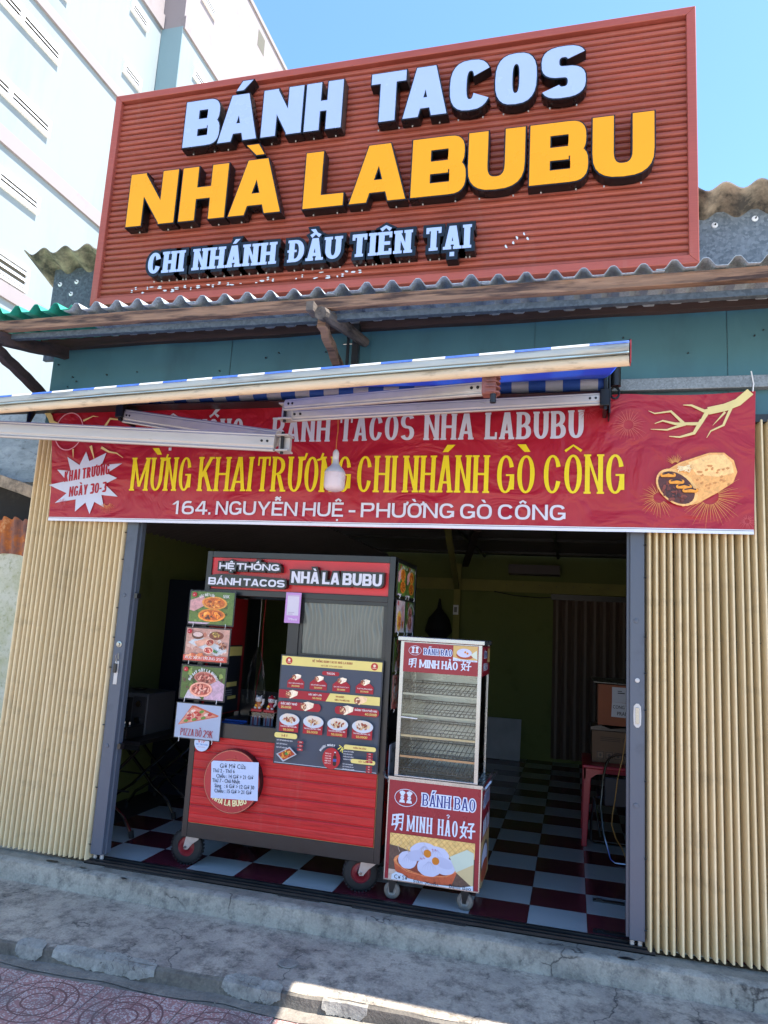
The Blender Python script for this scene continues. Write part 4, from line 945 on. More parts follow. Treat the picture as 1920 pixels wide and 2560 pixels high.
# brown plastic joint where the right forearm meets the bar
jm = M('oxide_brown_plastic', '#7d4a44', .6, var=.2, dirt='#4d2c29', ds=12); c = Vector((.68, -1.25, 2.40))
mb = MB(); mb.box(c.x-.035, c.x+.02, c.y-.03, c.y+.03, c.z-.03, c.z+.055)
mb.build('bar_joint', jm, aw, bevel=.004)
for k in range(4): MB().lathe((c.x, c.y-.003, c.z-.025+.021*k), (0, 0, 1), [(0, .036), (.006, .036)], 14).build('joint_ring', jm, aw)
MB().tube([c+Vector((.01, -.02, -.065)), c+Vector((.01, -.02, -.03))], .012, 8).build('joint_bolt', alu_dark, aw); box('joint_block', alu_dark, (c.x-.02, c.x+.03, c.y-.025, c.y+.02, 2.456, 2.475), aw)
# brackets
for x in (-1.72, 1.15):
    MB().box(x-.012, x+.006, -.25, -.03, 2.62, 2.83).box(x-.03, x+.02, -.26, -.2, 2.64, 2.73).build('wall_bracket', alu_dark, aw, bevel=.003)
MB().box(1.165, 1.172, -.26, -.1, 2.60, 2.86).build('side_plate', alu_dark, aw)
MB().tube([(1.20, -.2, 2.76), (1.20, -.2, 2.86)], .026, 12).build('crank_box', alu_dark, aw, smooth=True)
MB().tube([(1.195+.022*cos(k*pi/6), -.2+.01*sin(k*pi/6), 2.725+.035*sin(k*pi/6)) for k in range(13)], .006, 6).build('crank_eye', alu_dark, aw)
MB().tube([(-2.47, -.16, 2.78), (-2.42, -.2, 2.70), (-2.40, -.24, 2.62)], [.02, .025, .012], 8).build('left_bracket', alu_dark, aw)

# lamp hanging from the awning
lp = thing('hanging_bulb', (-.256, -.35, 2.16), 'white screw-in bulb hanging on an orange cord before the banner', 'light bulb')
MB().tube([(-.262, -.35, 2.57), (-.258, -.348, 2.5), (-.262, -.35, 2.44), (-.2605, -.35, 2.39)], .0025, 6).build('cord', M('orange_flex', '#b8782f', .6), lp)
MB().lathe((-.2600, -.35, 2.395), (0, 0, -1), [(0, .006), (.006, .012), (.018, .017), (.055, .0175), (.057, .016)], 16).build('lamp_holder', M('holder_plastic', '#c3c6cb', .5), lp, smooth=True)
MB().lathe((-.2585, -.35, 2.338), (0, 0, -1), [(0, .0165), (.02, .018), (.035, .028), (.052, .046), (.072, .0565), (.0745, .057)], 24).build('bulb_housing', M('bulb_housing', '#b9c0cc', .45), lp, smooth=True)
MB().lathe((-.2575, -.35, 2.2625), (0, 0, -1), [(0, .057), (.02, .0575), (.070, .0572), (.082, .054), (.091, .046), (.098, .03), (.101, .0)], 24).build('bulb_globe', M('bulb_globe', '#c9bfc9', .28, var=.02, spec=.5), lp, smooth=True)

# ================================================================ FOOD CART
ct = thing('food_cart', (-.62, .4, 0), 'red and black wheeled food cart with raised white lettering', 'food cart')
CX0, CX1, CY0, CY1 = -1.222, -.004, .1, .70
mb = MB(); t_ = .036
for x in (CX0, CX1-t_):
    for y in (CY0, CY1-t_): mb.box(x, x+t_, y, y+t_, .17, 1.866)
for z0, z1 in ((.17, .25), (.765, .80), (1.595, 1.632), (1.826, 1.866)):
    for y in (CY0+.001, CY1-t_-.001): mb.box(CX0+t_, CX1-t_, y, y+t_, z0, z1)
    for x in (CX0+.001, CX1-t_-.001): mb.box(x, x+t_, CY0+t_, CY1-t_, z0, z1)
mb.build('steel_frame', black_steel, ct, bevel=.003)
box('front_trim', M('plywood_edge', '#b38a5a', .7), (-1.186, -.042, .108, .114, .25, .765), ct)
box('board_backing', brick_red, (-1.182, -.046, .1045, .1075, .254, .761), ct)
s0 = None; hh = .5125/5
for i in range(5):
    z = .2515+hh*i
    mb = MB().prism([(.108, z+.001), (.100, z+.004), (.0975, z+.012), (.098, z+hh*.42), (.0995, z+hh*.5), (.098, z+hh*.56), (.0965, z+hh-.010), (.1, z+hh-.003), (.108, z+hh-.001)], 'x', -1.182, -.046)
    mb.build('front_board', cart_red, ct)
for x in (CX0+.006, CX1-.012):
    for i in range(5): box('side_board', cart_red, (x, x+.006, CY0+t_, CY1-t_, .253+hh*i, .253+hh*(i+1)-.003), ct)
box('base_panel', black_steel, (CX0+.02, CX1-.02, CY0+.02, CY1-.02, .2, .215), ct)
box('header_panel', header_red, (-1.186, -.04, .112, .122, 1.632, 1.826), ct); box('roof_panel', black_steel, (CX0+.01, CX1-.01, CY0+.01, CY1-.01, 1.84, 1.85), ct)
box('counter_edge', black_steel, (CX0+.001, -.04, .085, .099, .752, .838), ct, bevel=.003); box('counter_top', M('counter_top', '#3a3436', .4), (CX0+.03, CX1-.03, .14, .68, .80, .812), ct)
box('back_board', black_steel, (CX0+t_, CX1-t_, CY1-.02, CY1-.014, .25, .98), ct)
box('inner_side_panel', brick_red, (-1.19, -1.184, .14, .66, .84, 1.59), ct)
box('window_mullion', black_steel, (-.645, -.575, .095, .13, 1.25, 1.595), ct, bevel=.002)
mb = MB()
for a in ((-.575, -.04, .105, .125, 1.245, 1.275), (-.575, -.04, .105, .125, 1.575, 1.595), (-.575, -.555, .105, .125, 1.276, 1.574), (-.06, -.04, .105, .125, 1.276, 1.574)): mb.box(*a)
mb.build('window_frame', black_steel, ct); wf = box('window_film', film_m, (-.554, -.061, .112, .118, 1.276, 1.574), ct)
box('window_backing', black_steel, (-.64, -.04, .13, .134, .84, 1.25), ct)
# raised cart lettering: white face on a black contour block
def contour(txt, x, z, H, width, st, rim, yf, yb, par, face='#cfd3e0'):
    L, tot = layout(txt, H, width, st); Q = []
    for ch, W, xo in L: Q += [[(p[0]+xo, p[1]) for p in q] for q in strokes(ch, W, st, rim/H)]
    vs, ts = union(Q); f = lambda p, d: (x+p[0]*H, d, z+p[1]*H); mb = MB(); extrude(mb, vs, ts, f, yf+.002, yb); b = mb.build('letter_block', letter_black, par)
    mb = MB()
    for ch, W, xo in L: vs, ts = glyph(ch, W, st, 0); mb.add([f((p[0]+xo, p[1]), yf) for p in vs], ts)
    mb.build('letter_face', pm(face), b)
CB = ST(.27, .22, gap=.08, sp=.25)
contour('HỆ THỐNG', -1.115, 1.752, .040, .40, CB, .011, .062, .111, ct)
contour('BÁNH TACOS', -1.18, 1.655, .044, .508, CB, .011, .062, .111, ct)
contour('NHÀ LA BUBU', -.633, 1.685, .07, .562, ST(.25, .19, gap=.06, sp=.2), .012, .062, .111, ct)
# round badge
mb = MB(); mb.lathe((-.9, .096, .522), (0, -1, 0), [(0, .178), (.05, .178)], 48); mb.build('badge_rim', letter_black, ct, smooth=True)
mb = MB(); mb.lathe((-.9, .046, .522), (0, -1, 0), [(0, .176), (.003, .1755)], 48); bd = mb.build('badge_face', M('badge_red', '#a5222e', .3), ct)
P = Print((-.9, .0425, .522), d=.0005); P.ring(0, 0, .172, .002, '#c98a6a'); P.ring(0, 0, .125, .002, '#c8663c'); P.ring(0, 0, .112, .0015, '#b9542f')
P.arctext('NHÀ LA BUBU', 0, .10, .235, -118, -62, .034, BOLD, '#e9dfa8'); P.build('badge_print', bd)
mb = MB(); mb.lathe((-1.123, .096, .715), (0, -1, 0), [(0, .05), (.03, .05)], 32); b2 = mb.build('badge_rim', letter_black, ct, smooth=True)
P = Print((-1.123, .0655, .715), d=.0004); P.ell(0, 0, .049, .049, '#b9c6dc', n=32); P.text('VTF', -.026, .0, .02, .05, BOLD, '#b5463a'); P.text('VIET TIN FOOD', -.04, -.014, .009, .08, BOLD, '#3f7fc0'); P.text('SINCE 2010', -.025, -.026, .004, .05, BOLD, '#9a4a50'); P.build('badge_print', b2)
def wheel(x, y, R, w, parent, tyre, rim, treads, yawr=0, fork=True, name='wheel'):
    rt = Matrix.Rotation(yawr, 4, 'Z'); C0 = Vector((x, y, R+.001))
    W = MB(); prof = []
    pr = [(-w/2, R*.55), (-w/2, R*.85), (-w*.36, R*.96), (-w*.15, R), (w*.15, R), (w*.36, R*.96), (w/2, R*.85), (w/2, R*.55), (-w/2, R*.55)]
    W.lathe((0, 0, 0), (1, 0, 0), pr, 36)
    if treads:
        for k in range(30):
            a = 2*pi*k/30
            for s in (-1, 1):
                c = Vector((s*w*.3, R*.985*cos(a+s*.05), R*.985*sin(a+s*.05))); t = Vector((0, -sin(a), cos(a))); n_ = Vector((0, cos(a), sin(a)))
                W.bar(c-n_*.002, c+n_*.004, w*.32, R*.11, up=t)
    for v in W.v: v.xyz = rt @ v+C0
    o = W.build(name, tyre, parent, smooth=True)
    W = MB(); W.lathe((0, 0, 0), (1, 0, 0), [(-w*.3, R*.2), (-w*.42, R*.25), (-w*.25, R*.34), (-w*.25, R*.5), (-w*.5, R*.58), (w*.5, R*.58), (w*.25, R*.5), (w*.25, R*.34), (w*.42, R*.25), (w*.3, R*.2), (-w*.3, R*.2)], 28)
    for v in W.v: v.xyz = rt @ v+C0
    W.build('rim', rim, o, smooth=True)
    return o, rt, C0
for k, (x, y, yw) in enumerate(((-1.205, .165, 1.57), (-.125, .165, 1.85), (-1.02, .62, 1.2), (-.13, .62, 1.7))):
    o, rt, C0 = wheel(x, y, .1, .042, ct, rubber, red_rim, True, yw)
    W = MB()
    for s in (-1, 1): W.prism([(-.014, -.012), (.008, -.014), (.014, .004), (.008, .03), (.0, .0685), (-.085, .0685), (-.08, .05), (-.04, .02)], 'x', s*.026-.0015, s*.026+.0015)
    W.box(-.03, .03, -.09, .0, .064, .0683)
    for v in W.v:
        v.xyz = rt @ v+C0
    W.build('caster_fork', fork_steel, ct)
    W = MB(); W.tube([(-.034, 0, 0), (.034, 0, 0)], .008, 8)
    for v in W.v: v.xyz = rt @ v+C0
    W.build('axle_bolt', chrome, ct)

# photo cards
def scene_bg(P, w, h, cols, n=40, s=.03):
    P.rect(0, 0, w, h, cols[0])
    for i in range(n): P.ell(rnd.uniform(s*.6, w-s*.6), rnd.uniform(s*.6, h-s*.6), s*rnd.uniform(.2, .6), s*rnd.uniform(.2, .55), cols[i % len(cols)], rnd.random()*3, 8, .6); P.d -= P.st*.7
def cut_wrap(P, x, y, rx, ry, shell, inner, cols, rot=0, n=26):
    P.ell(x, y, rx, ry, shell, rot, 22, .06); P.ell(x, y, rx*.86, ry*.8, inner, rot, 20, .08); P.blobs(x, y, rx*.78, ry*.72, cols, n, min(rx, ry)*.26, rot)
OR = ['#c9641c', '#e08a2e', '#8f3f16', '#d97b25', '#f0ab4d']; MT = ['#b4564a', '#8d3a33', '#cf8a78', '#6f2a26', '#dca390']; GB = ['#5b7a34', '#47632a', '#7f9a48', '#3a4f24']
def card_art(P, kind, w, h):
    P.rich = True
    if kind == 1:
        scene_bg(P, w, h, GB); P.poly([(0, .05*h), (.5*w, .05*h), (.42*w, .0), (0, 0)], '#c9b4c4'); P.poly([(0, .72*h), (.3*w, .88*h), (.38*w, .6*h), (.1*w, .38*h), (0, .42*h)], '#cf9b9d')
        cut_wrap(P, w*.56, h*.66, w*.29, h*.2, '#e09a3c', '#c9641c', OR, -.04, 34); cut_wrap(P, w*.52, h*.28, w*.31, h*.2, '#d98a30', '#b8561b', OR+['#4a2a1c'], .02, 38)
        P.rich = False; P.arctext('ĐẶC BIỆT LỚN', w*.42, h*.35, h*.52, 122, 68, h*.075, BOLD, '#e6e8e4'); P.text('55K', w*.76, h*.83, h*.09, w*.14, SLAB, '#e6e8e4')
    elif kind == 2:
        scene_bg(P, w, h, ['#c99a8c', '#d8b9ac', '#b8705a', '#e0cfc8', '#b98c82'], 50); P.poly([(.05*w, .55*h), (.75*w, .18*h), (.97*w, .36*h), (.95*w, .42*h), (.3*w, .75*h)], '#c6cbd0')
        P.ell(w*.27, h*.78, w*.14, h*.12, '#5d3023', 0, 20); P.ell(w*.27, h*.81, w*.115, h*.075, '#e2c6c0', 0, 18); P.ell(w*.7, h*.8, w*.17, h*.13, '#7c3a2a', 0, 20); P.blobs(w*.7, h*.83, w*.14, h*.07, ['#a8823c', '#6b5526', '#caa85c'], 24, .008)
        P.poly([(.2*w, .58*h), (.5*w, .72*h), (.62*w, .6*h), (.3*w, .42*h)], '#d9a690'); cut_wrap(P, w*.57, h*.58, w*.1, h*.115, '#e6c3ac', '#a83c30', MT, .3, 22); cut_wrap(P, w*.55, h*.34, w*.11, h*.11, '#e2bba6', '#a3252a', MT+['#c4362f'], 0, 24)
        P.blobs(w*.85, h*.5, w*.13, h*.1, ['#8f5b40', '#b98466', '#5a2c22'], 30, .008, -.5); P.blobs(w*.74, h*.33, w*.06, h*.05, ['#3f7a3c', '#2f5f34'], 12, .007); P.rect(0, 0, w, h*.17, '#b4493a'); P.blobs(w*.3, h*.14, w*.28, h*.08, ['#c9754a', '#b85a3c', '#da9a6c'], 24, .012)
        P.rich = False; P.text('XÚC XÍCH TRỨNG 25K', w*.04, h*.05, h*.085, w*.9, SLAB, '#e3dfe0')
    elif kind == 3:
        scene_bg(P, w, h, ['#4f6c30', '#6d8a3c', '#33451f', '#89a04e', '#5a4b32'], 60); P.poly([(.55*w, 0), (w, 0), (w, .5*h), (.85*w, .62*h), (.6*w, .4*h)], '#c7a9bd'); P.poly([(.1*w, 0), (.5*w, 0), (.3*w, .3*h), (.18*w, .26*h)], '#cfc6cf')
        cut_wrap(P, w*.55, h*.66, w*.26, h*.19, '#c97f70', '#a55048', MT, -.05, 44); cut_wrap(P, w*.48, h*.3, w*.26, h*.23, '#d99a84', '#b4614f', MT, .05, 46)
        P.rich = False; P.arctext('BÒ MỸ SỐT LA BUBU', w*.53, h*.36, h*.50, 158, 28, h*.085, BOLD, '#dfe2e4')
    elif kind == 4:
        P.rich = False; P.rect(0, 0, w, h, '#b9c8e0'); P.rich = True; P.poly([(.06*w, .36*h), (.34*w, .95*h), (.42*w, .95*h), (.96*w, .72*h), (.93*w, .68*h)], '#c55a3c'); P.poly([(.08*w, .38*h), (.33*w, .88*h), (.4*w, .9*h), (.9*w, .7*h)], '#d8907c')
        P.blobs(w*.4, h*.68, w*.17, h*.1, ['#e3b8a8', '#cf6a52', '#e0c0b0', '#b8392f'], 22, .013, .3)
        for a, b, c_ in ((.38, .8, '#e6cfc4'), (.3, .66, '#b52a32'), (.52, .7, '#b52a32'), (.45, .58, '#b8303a'), (.24, .5, '#5f8a3a'), (.57, .79, '#5f8a3a'), (.62, .62, '#5f8a3a'), (.68, .72, '#e6cfc4'), (.42, .55, '#5f8a3a'), (.76, .73, '#b52a32'), (.3, .57, '#b52a32')): P.ell(a*w, b*h, w*.055, h*.042, c_, .3, 12, .2)
        P.rich = False; P.text('PIZZA BÒ 29K', w*.14, h*.07, h*.2, w*.72, NARR, '#b5142f')
    elif kind == 5:
        scene_bg(P, w, h, ['#c9b4b4', '#b99a98', '#d9c8c6'], 16); P.ell(w*.35, h*.35, w*.25, h*.33, '#e0b04a', 0, 16, .1); P.blobs(w*.38, h*.3, w*.2, h*.22, ['#c4301f', '#dd6a30', '#e8bd58'], 26, .014); P.ell(w*.75, h*.5, w*.13, h*.38, '#d29a9a', .1, 14, .1); P.blobs(w*.75, h*.25, w*.1, h*.12, OR, 14, .01)
    if kind != 4: P.ell(w*.1, h*.9, w*.055, h*.075, '#b3202f', 0, 14); P.small('LB', w*.065, h*.875, h*.05, '#e8d0d0', None)
CARDN = {1: 'halved orange wraps', 2: 'sliced wraps and bowls', 3: 'two meat filled wraps on green', 4: 'a pizza slice on white', 5: 'a cheesy wrap by a red sauce bag'}
def card(x, z, w, h, kind, label, side=None, group=None, bord=.009):
    "front card at y, or a side card on the right face at x=side, from y=x"
    y = .062
    if side is None:
        t = thing('photo_card', (x+w/2, y, z), label, 'photo card', group); box('laminate', M('card_back', '#23262a', .5), (x-bord, x+w+bord, y, y+.0025, z-bord, z+h+bord), t)
        P = Print((x, y, z), d=.0012, step=.0001); card_art(P, kind, w, h); P.build('photo', t)
        MB().add([(x-bord, y-.0045, z-bord), (x+w+bord, y-.0045, z-bord), (x+w+bord, y-.005-.003, z+h/2), (x+w+bord, y-.0045, z+h+bord), (x-bord, y-.0045, z+h+bord), (x-bord, y-.0075, z+h/2)], [(0, 1, 2, 5), (5, 2, 3, 4)]).build('clear_sleeve', lam_m, t)
        for q in (.12, .86): MB().tube([(x+w*q, y-.009, z-.022), (x+w*q+.004, y-.012, z-.008), (x+w*q, y-.009, z+.006)], .0016, 5).build('hook', white_frame, t)
    else:
        t = thing('photo_card', (side, x+w/2, z), label, 'photo card', group); box('laminate', M('card_back', '#23262a', .5), (side-.0025, side, x-bord*.6, x+w+bord*.6, z-bord*.6, z+h+bord*.6), t)
        P = Print((side, x, z), (0, 1, 0), (0, 0, 1), (1, 0, 0), d=.0012, step=.0001); card_art(P, kind, w, h); P.build('photo', t)
        for q in (.12, .86): MB().tube([(side+.009, x+w*q, z-.02), (side+.012, x+w*q+.004, z-.008), (side+.009, x+w*q, z+.004)], .0016, 5).build('hook', white_frame, t)
gp = 'laminated photo cards hanging on the food cart'
card(-1.287, 1.412, .294, .196, 1, 'topmost front card showing two halved orange wraps, priced 55K', group=gp)
card(-1.292, 1.190, .290, .194, 2, 'second front card from the top with wraps and bowls, priced 25K', group=gp)
card(-1.295, .966, .288, .19, 3, 'third front card from the top with meat filled wraps on green', group=gp)
card(-1.308, .735, .296, .20, 4, 'bottom front card with a pizza slice on white above PIZZA', group=gp, bord=.005)
kk = iter(('upper left', 'upper right', 'second row left', 'second row right', 'third row left', 'third row right', 'bottom row left', 'bottom row right'))
for z, ks in ((1.645, (1, 1)), (1.43, (5, 3)), (1.21, (3, 1)), (1.0, (2, 5))):
    for i, yy in enumerate((-.03+.14, .265+.075)):
        card(yy, z, .215, .185, ks[i], next(kk)+' photo card on the right flank of the food cart', side=.012, group=gp)
nt2 = thing('hours_notice', (.012, .2, .62), 'white opening hours sheet on the right flank of the food cart', 'notice')
box('paper', pm('#aeb8cc'), (.010, .012, .13, .40, .60, .80), nt2)
P = Print((.012, .13, .60), (0, 1, 0), (0, 0, 1), (1, 0, 0)); P.small('Giờ Mở Cửa', .05, .15, .036, '#22314a'); P.small('Thứ 2 - Thứ 6', .02, .10, .03, '#22314a'); P.build('writing', nt2)
# notice on the badge
no = thing('hours_notice', (-.885, .035, .425), 'white opening hours sheet taped over the round red badge', 'notice')
MB().prism([(-1.018, .421), (-.724, .436), (-.736, .646), (-1.022, .628), (-1.034, .618)], 'y', .038, .0365).build('paper', pm('#b9c8e4'), no)
P = Print((-1.035, .0365, .432), (.998, 0, .055), (-.05, 0, .998), (0, -1, 0)); dk = '#22314a'
for t, x, z, s, w in (('Giờ Mở Cửa', .065, .157, .036, .165), ('Thứ 2 - Thứ 6', .022, .131, .03, .14), ('Chiều : 14 Giờ > 21 Giờ', .045, .102, .03, .235), ('Thứ 7 - Chủ Nhật', .022, .076, .03, .175), ('Sáng   : 6 Giờ > 12 Giờ 30', .038, .048, .03, .25), ('Chiều : 15 Giờ > 21 Giờ', .038, .020, .03, .235)): P.small(t, x, z, s, dk, w)
P.build('writing', no)
# payment card (its square code is left out)
qr = thing('payment_card', (-.61, .06, 1.45), 'pink payment card hanging over the cart window post', 'card')
box('card_sheet', pm('#b98bc6'), (-.66, -.563, .068, .071, 1.448, 1.628), qr); P = Print((-.66, .068, 1.448)); P.rect(.012, .045, .086, .165, '#c8c4d2'); P.rect(.012, .158, .086, .163, '#b79fc0'); P.rect(.02, .06, .06, .064, '#a79ab5'); P.rect(.02, .05, .05, .054, '#a79ab5'); P.small('TPBank', .02, .016, .02, '#e6dcee'); P.build('writing', qr)

# menu board
me_ = thing('menu_board', (-.35, .05, .65), 'dark menu board of tacos and prices under the cart window', 'menu board')
box('board', M('menu_board_core', '#1d2733', .4), (-.662, -.036, .072, .082, .645, 1.262), me_); W_, H_ = .612, .604
P = Print((-.655, .072, .651), d=.0009, step=.0001)
G = '#3d4656'; RD = '#9e1028'; YL = '#e0cf7a'; BR = ['#7a3626', '#c9a070', '#9c4a34', '#e0c9a6']
P.rect(0, 0, W_, H_, G); P.rect(0, H_-.052, W_, H_, YL); P.rect(0, 0, W_, .003, '#b9c4d4')
P.text('HỆ THỐNG BÁNH TACOS NHÀ LA BUBU', .19, H_-.024, .013, .245, BOLD, '#8a2a1c'); P.text('HOTLINE: 076 688 5588', .245, H_-.046, .010, .13, MED, '#9a6a3c')
for x in (.045, W_-.045): P.ell(x, H_-.026, .021, .021, '#b3302a'); P.ell(x, H_-.022, .008, .008, '#e6cdb4'); P.rect(x-.012, H_-.036, x+.012, H_-.033, '#e6cdb4')
P.rrect(.255, .51, .36, .533, .011, RD); P.text('TACOS', .283, .516, .011, .05, BOLD, '#e8e2e0')
def mini(x, y, s=.03, pale='#d8c7ae', rot=.0):
    P.rich = True
    P.poly([(x-s*.9, y-s*.3), (x-s*.2, y-s*.65), (x+s*.9, y-s*.1), (x+s, y+s*.45), (x+s*.1, y+s*.65), (x-s*.9, y+s*.35)], pale); P.ell(x-s*.55, y-s*.05, s*.48, s*.5, '#7c3a28', 0, 12); P.blobs(x-s*.5, y-s*.05, s*.4, s*.42, BR, 12, s*.17); P.rich = False
def arch(x, y, w, h): P.poly([(x, y), (x+w, y), (x+w, y+h*.6), (x+w*.8, y+h*.9), (x+w*.5, y+h), (x+w*.2, y+h*.9), (x, y+h*.6)], RD)
for i, (nm_, pr_) in enumerate((('XÚC XÍCH PHÔ MAI', '25.000Đ'), ('BÒ MỸ SỐT LA BUBU', '32.000Đ'), ('GÀ XÉ XÀO CAY', '32.000Đ'), ('THỊT NƯỚNG BBQ', '32.000Đ'))):
    x = .045+.14*i; arch(x, .425, .105, .062); mini(x+.055, .487, .028, pale='#dccdb6'); P.text(nm_, x+.008, .448, .0065, .09, BOLD, '#ddd2d4'); P.text(pr_, x+.027, .432, .009, .05, BOLD, '#e2c878')
P.rect(0, .365, W_, .412, YL); P.poly([(0, .365), (.29, .365), (.315, .412), (0, .412)], RD); mini(.08, .388, .038); mini(.50, .386, .038, pale='#dab88c')
P.text('ĐẶC BIỆT LỚN', .185, .392, .009, .08, BOLD, '#e6dcdc'); P.text('55.000Đ', .21, .373, .010, .055, BOLD, '#e2c878'); P.text('99.000Đ', .35, .392, .009, .05, BOLD, '#8a2a1c'); P.text('SIÊU TO SIÊU NO', .345, .374, .008, .09, BOLD, '#8a2a1c')
P.rrect(-.0, .302, .265, .346, .02, RD); P.rrect(.35, .302, W_, .346, .02, RD); mini(.18, .328, .042); mini(.42, .326, .042)
P.text('ĐẶC BIỆT NHỎ', .02, .328, .012, .1, BOLD, '#e6dcdc'); P.text('35.000Đ', .02, .308, .012, .065, BOLD, '#e2c878'); P.text('BÁNH TÔM PHÔ MAI', .47, .328, .011, .13, BOLD, '#e6dcdc'); P.text('40.000Đ', .53, .308, .013, .07, BOLD, '#e2c878')
for i, n_ in enumerate(('TACOS LỚN PHÔ MAI', 'TACOS LỚN FULL TÔM', 'TACOS LỚN FULL BÒ', 'TACOS LỚN FULL GÀ')):
    x = .02+.148*i; P.rect(x, .178, x+.118, .232, RD); P.ell(x+.06, .246, .062, .034, '#c3ccd6', 0, 24); P.ell(x+.045, .258, .03, .022, '#dccfc0', 0, 12); P.ell(x+.078, .254, .03, .022, '#dccfc0', 0, 12); P.blobs(x+.06, .246, .045, .018, BR, 26, .008)
    P.text(n_, x+.008, .204, .0075, .1, BOLD, '#e6dcdc'); P.text('55.000Đ', x+.026, .184, .012, .066, BOLD, '#e6c268')
P.rrect(0, .143, .14, .172, .013, YL); P.text('MÌ Ý', .045, .15, .013, .038, BOLD, '#8a2a1c')
for i, (t, w) in enumerate((('MÌ Ý SỐT BÒ BẰM XÚC XÍCH', .095), ('MÌ Ý SỐT KEM GÀ', .065), ('MÌ Ý XỐT HẢI SẢN', .065))): P.text(t, .018, .127-.02*i, .006, w, BOLD, '#d4d6dc'); P.rrect(.145, .122-.02*i, .18, .136-.02*i, .006, RD); P.text('39K', .155, .126-.02*i, .006, .017, BOLD, '#e0c0b4')
P.poly([(.02, .052), (.065, .013), (.145, .06), (.10, .098)], '#aeb4bc'); P.poly([(.03, .053), (.067, .022), (.135, .06), (.098, .09)], '#a8401f'); P.blobs(.083, .056, .038, .022, ['#d8862c', '#e0a84c', '#8a2a18', '#c05a24'], 46, .008, .4); P.ell(.085, .06, .01, .008, '#4c8a3a', 0, 8, .5)
P.ell(.355, .06, .053, .058, '#ab1526', 0, 28); P.arctext('NƯỚC NGỌT', .35, .058, .068, 150, 72, .012, BOLD, '#dfe0e2'); P.text('7K', .385, .115, .026, .04, BOLD, '#dfd25e', rot=-.5)
for i, t in enumerate(('PEPSI 7K', 'KHI MUA', 'CÙNG VỚI', 'BÁNH TACOS', 'BẤT KỲ')): P.text(t, .318, .082-.013*i, .0065, .036, BOLD, '#e6c8c4')
P.rrect(.366, .022, .386, .078, .008, '#2a1114'); P.rect(.372, .078, .380, .094, '#2a1114'); P.rect(.371, .092, .381, .098, '#c9ced8'); P.rect(.366, .045, .386, .06, '#2f4f9c')
P.rrect(.425, .118, W_, .143, .012, YL); P.text('MÓN ĂN KÈM', .48, .125, .010, .075, BOLD, '#8a2a1c'); P.rrect(.47, .048, W_, .071, .011, YL); P.text('SỐT THÊM', .515, .055, .009, .055, BOLD, '#8a2a1c')
for i, t in enumerate(('KHOAI TÂY CHIÊN', 'XÚC XÍCH ĐỨC', 'PHÔ MAI THÊM', 'TRỨNG THÊM')): P.text(t, .425, .104-.014*i, .0055, .06-.006*(i % 2), BOLD, '#d4d6dc'); P.rrect(.56, .1-.014*i, .597, .111-.014*i, .005, RD); P.text(('20K', '9K', '10K', '6K')[i], .571, .103-.014*i, .005, .014, BOLD, '#e0c0b4')
for i, t in enumerate(('SỐT MAYONNAISE', 'SỐT TƯƠNG CÀ CAY', 'SỐT PHÔ MAI LA BUBU')): P.text(t, .425, .036-.013*i, .005, .06+.005*i, BOLD, '#d4d6dc'); P.rrect(.56, .032-.013*i, .597, .042-.013*i, .005, RD); P.text('5K', .573, .034-.013*i, .005, .01, BOLD, '#e0c0b4')
P.build('print', me_)

# things on and in the cart
for k, (x, lab, c1, c2) in enumerate(((-.888, 'lucky cat figurine with a white head raising its right paw', '#c9c4c4', '#c06a2c'), (-.803, 'lucky cat figurine wearing a red hat and red bib', '#c2bcbc', '#a31c26'))):
    c = thing('lucky_cat', (x, .315, .912), lab, 'figurine', 'lucky cat figurines on the cart counter'); wm = M('cat_white', c1, .3); am = M('cat_trim'+str(k), c2, .35)
    box('base', M('red_box', '#b51f26', .4), (x-.036, x+.036, .28, .35, .894, .910), c, bevel=.003)
    MB().lathe((x, .315, .911), (0, 0, 1), [(0, .02), (.012, .026), (.03, .022), (.042, .014)], 14).build('body', am, c, smooth=True)
    MB().lathe((x, .313, .948), (0, 0, 1), [(0, .010), (.008, .021), (.020, .024), (.033, .018), (.040, .0)], 14).build('head', wm, c, smooth=True)
    for s in (-1, 1): MB().lathe((x+s*.013, .313, .979), (s*.3, 0, 1), [(0, .008), (.014, .001)], 6).build('ear', wm, c); MB().lathe((x+s*.014, .297, .912), (0, 0, 1), [(0, .009), (.01, .010), (.014, .0)], 8).build('foot', wm, c, smooth=True); MB().lathe((x+s*.008, .2905, .968), (0, -1, 0), [(0, .0022), (.001, .001)], 6).build('eye', black_steel, c)
    MB().tube([(x+.018, .308, .93), (x+.033, .305, .945), (x+.034, .304, .972)], [.008, .008, .009], 8).build('raised_paw', wm, c, smooth=True)
    MB().lathe((x-.006, .287, .93), (0, -1, 0), [(0, .009), (.005, .008), (.006, .0)], 10).build('bell', M('gold', '#c08a2a', .3, .5), c)
    if k: MB().lathe((x, .313, .977), (0, 0, 1), [(0, .024), (.006, .022), (.012, .012), (.020, .004)], 14).build('hat', am, c, smooth=True)
    b = thing('acrylic_box', (x, .31, .815), ('clear sauce box under the white headed lucky cat', 'clear sauce box under the red hatted lucky cat')[k], 'box', 'clear boxes on the cart counter')
    mb = MB().box(x-.041, x+.041, .27, .272, .813, .893).box(x-.041, x+.041, .352, .354, .813, .893).box(x-.041, x-.039, .2725, .3515, .813, .893).box(x+.039, x+.041, .2725, .3515, .813, .893); mb.build('box_walls', acrylic_m, b)
    for q in range(6): box('sachet', M('sachet%d' % (q % 3), ('#b8b4bc', '#a33a42', '#8f95a8')[q % 3], .4), (x-.032+.01*q, x-.024+.01*q, .285+.004*(q % 2), .34, .814, .86+.006*(q % 3)), b)
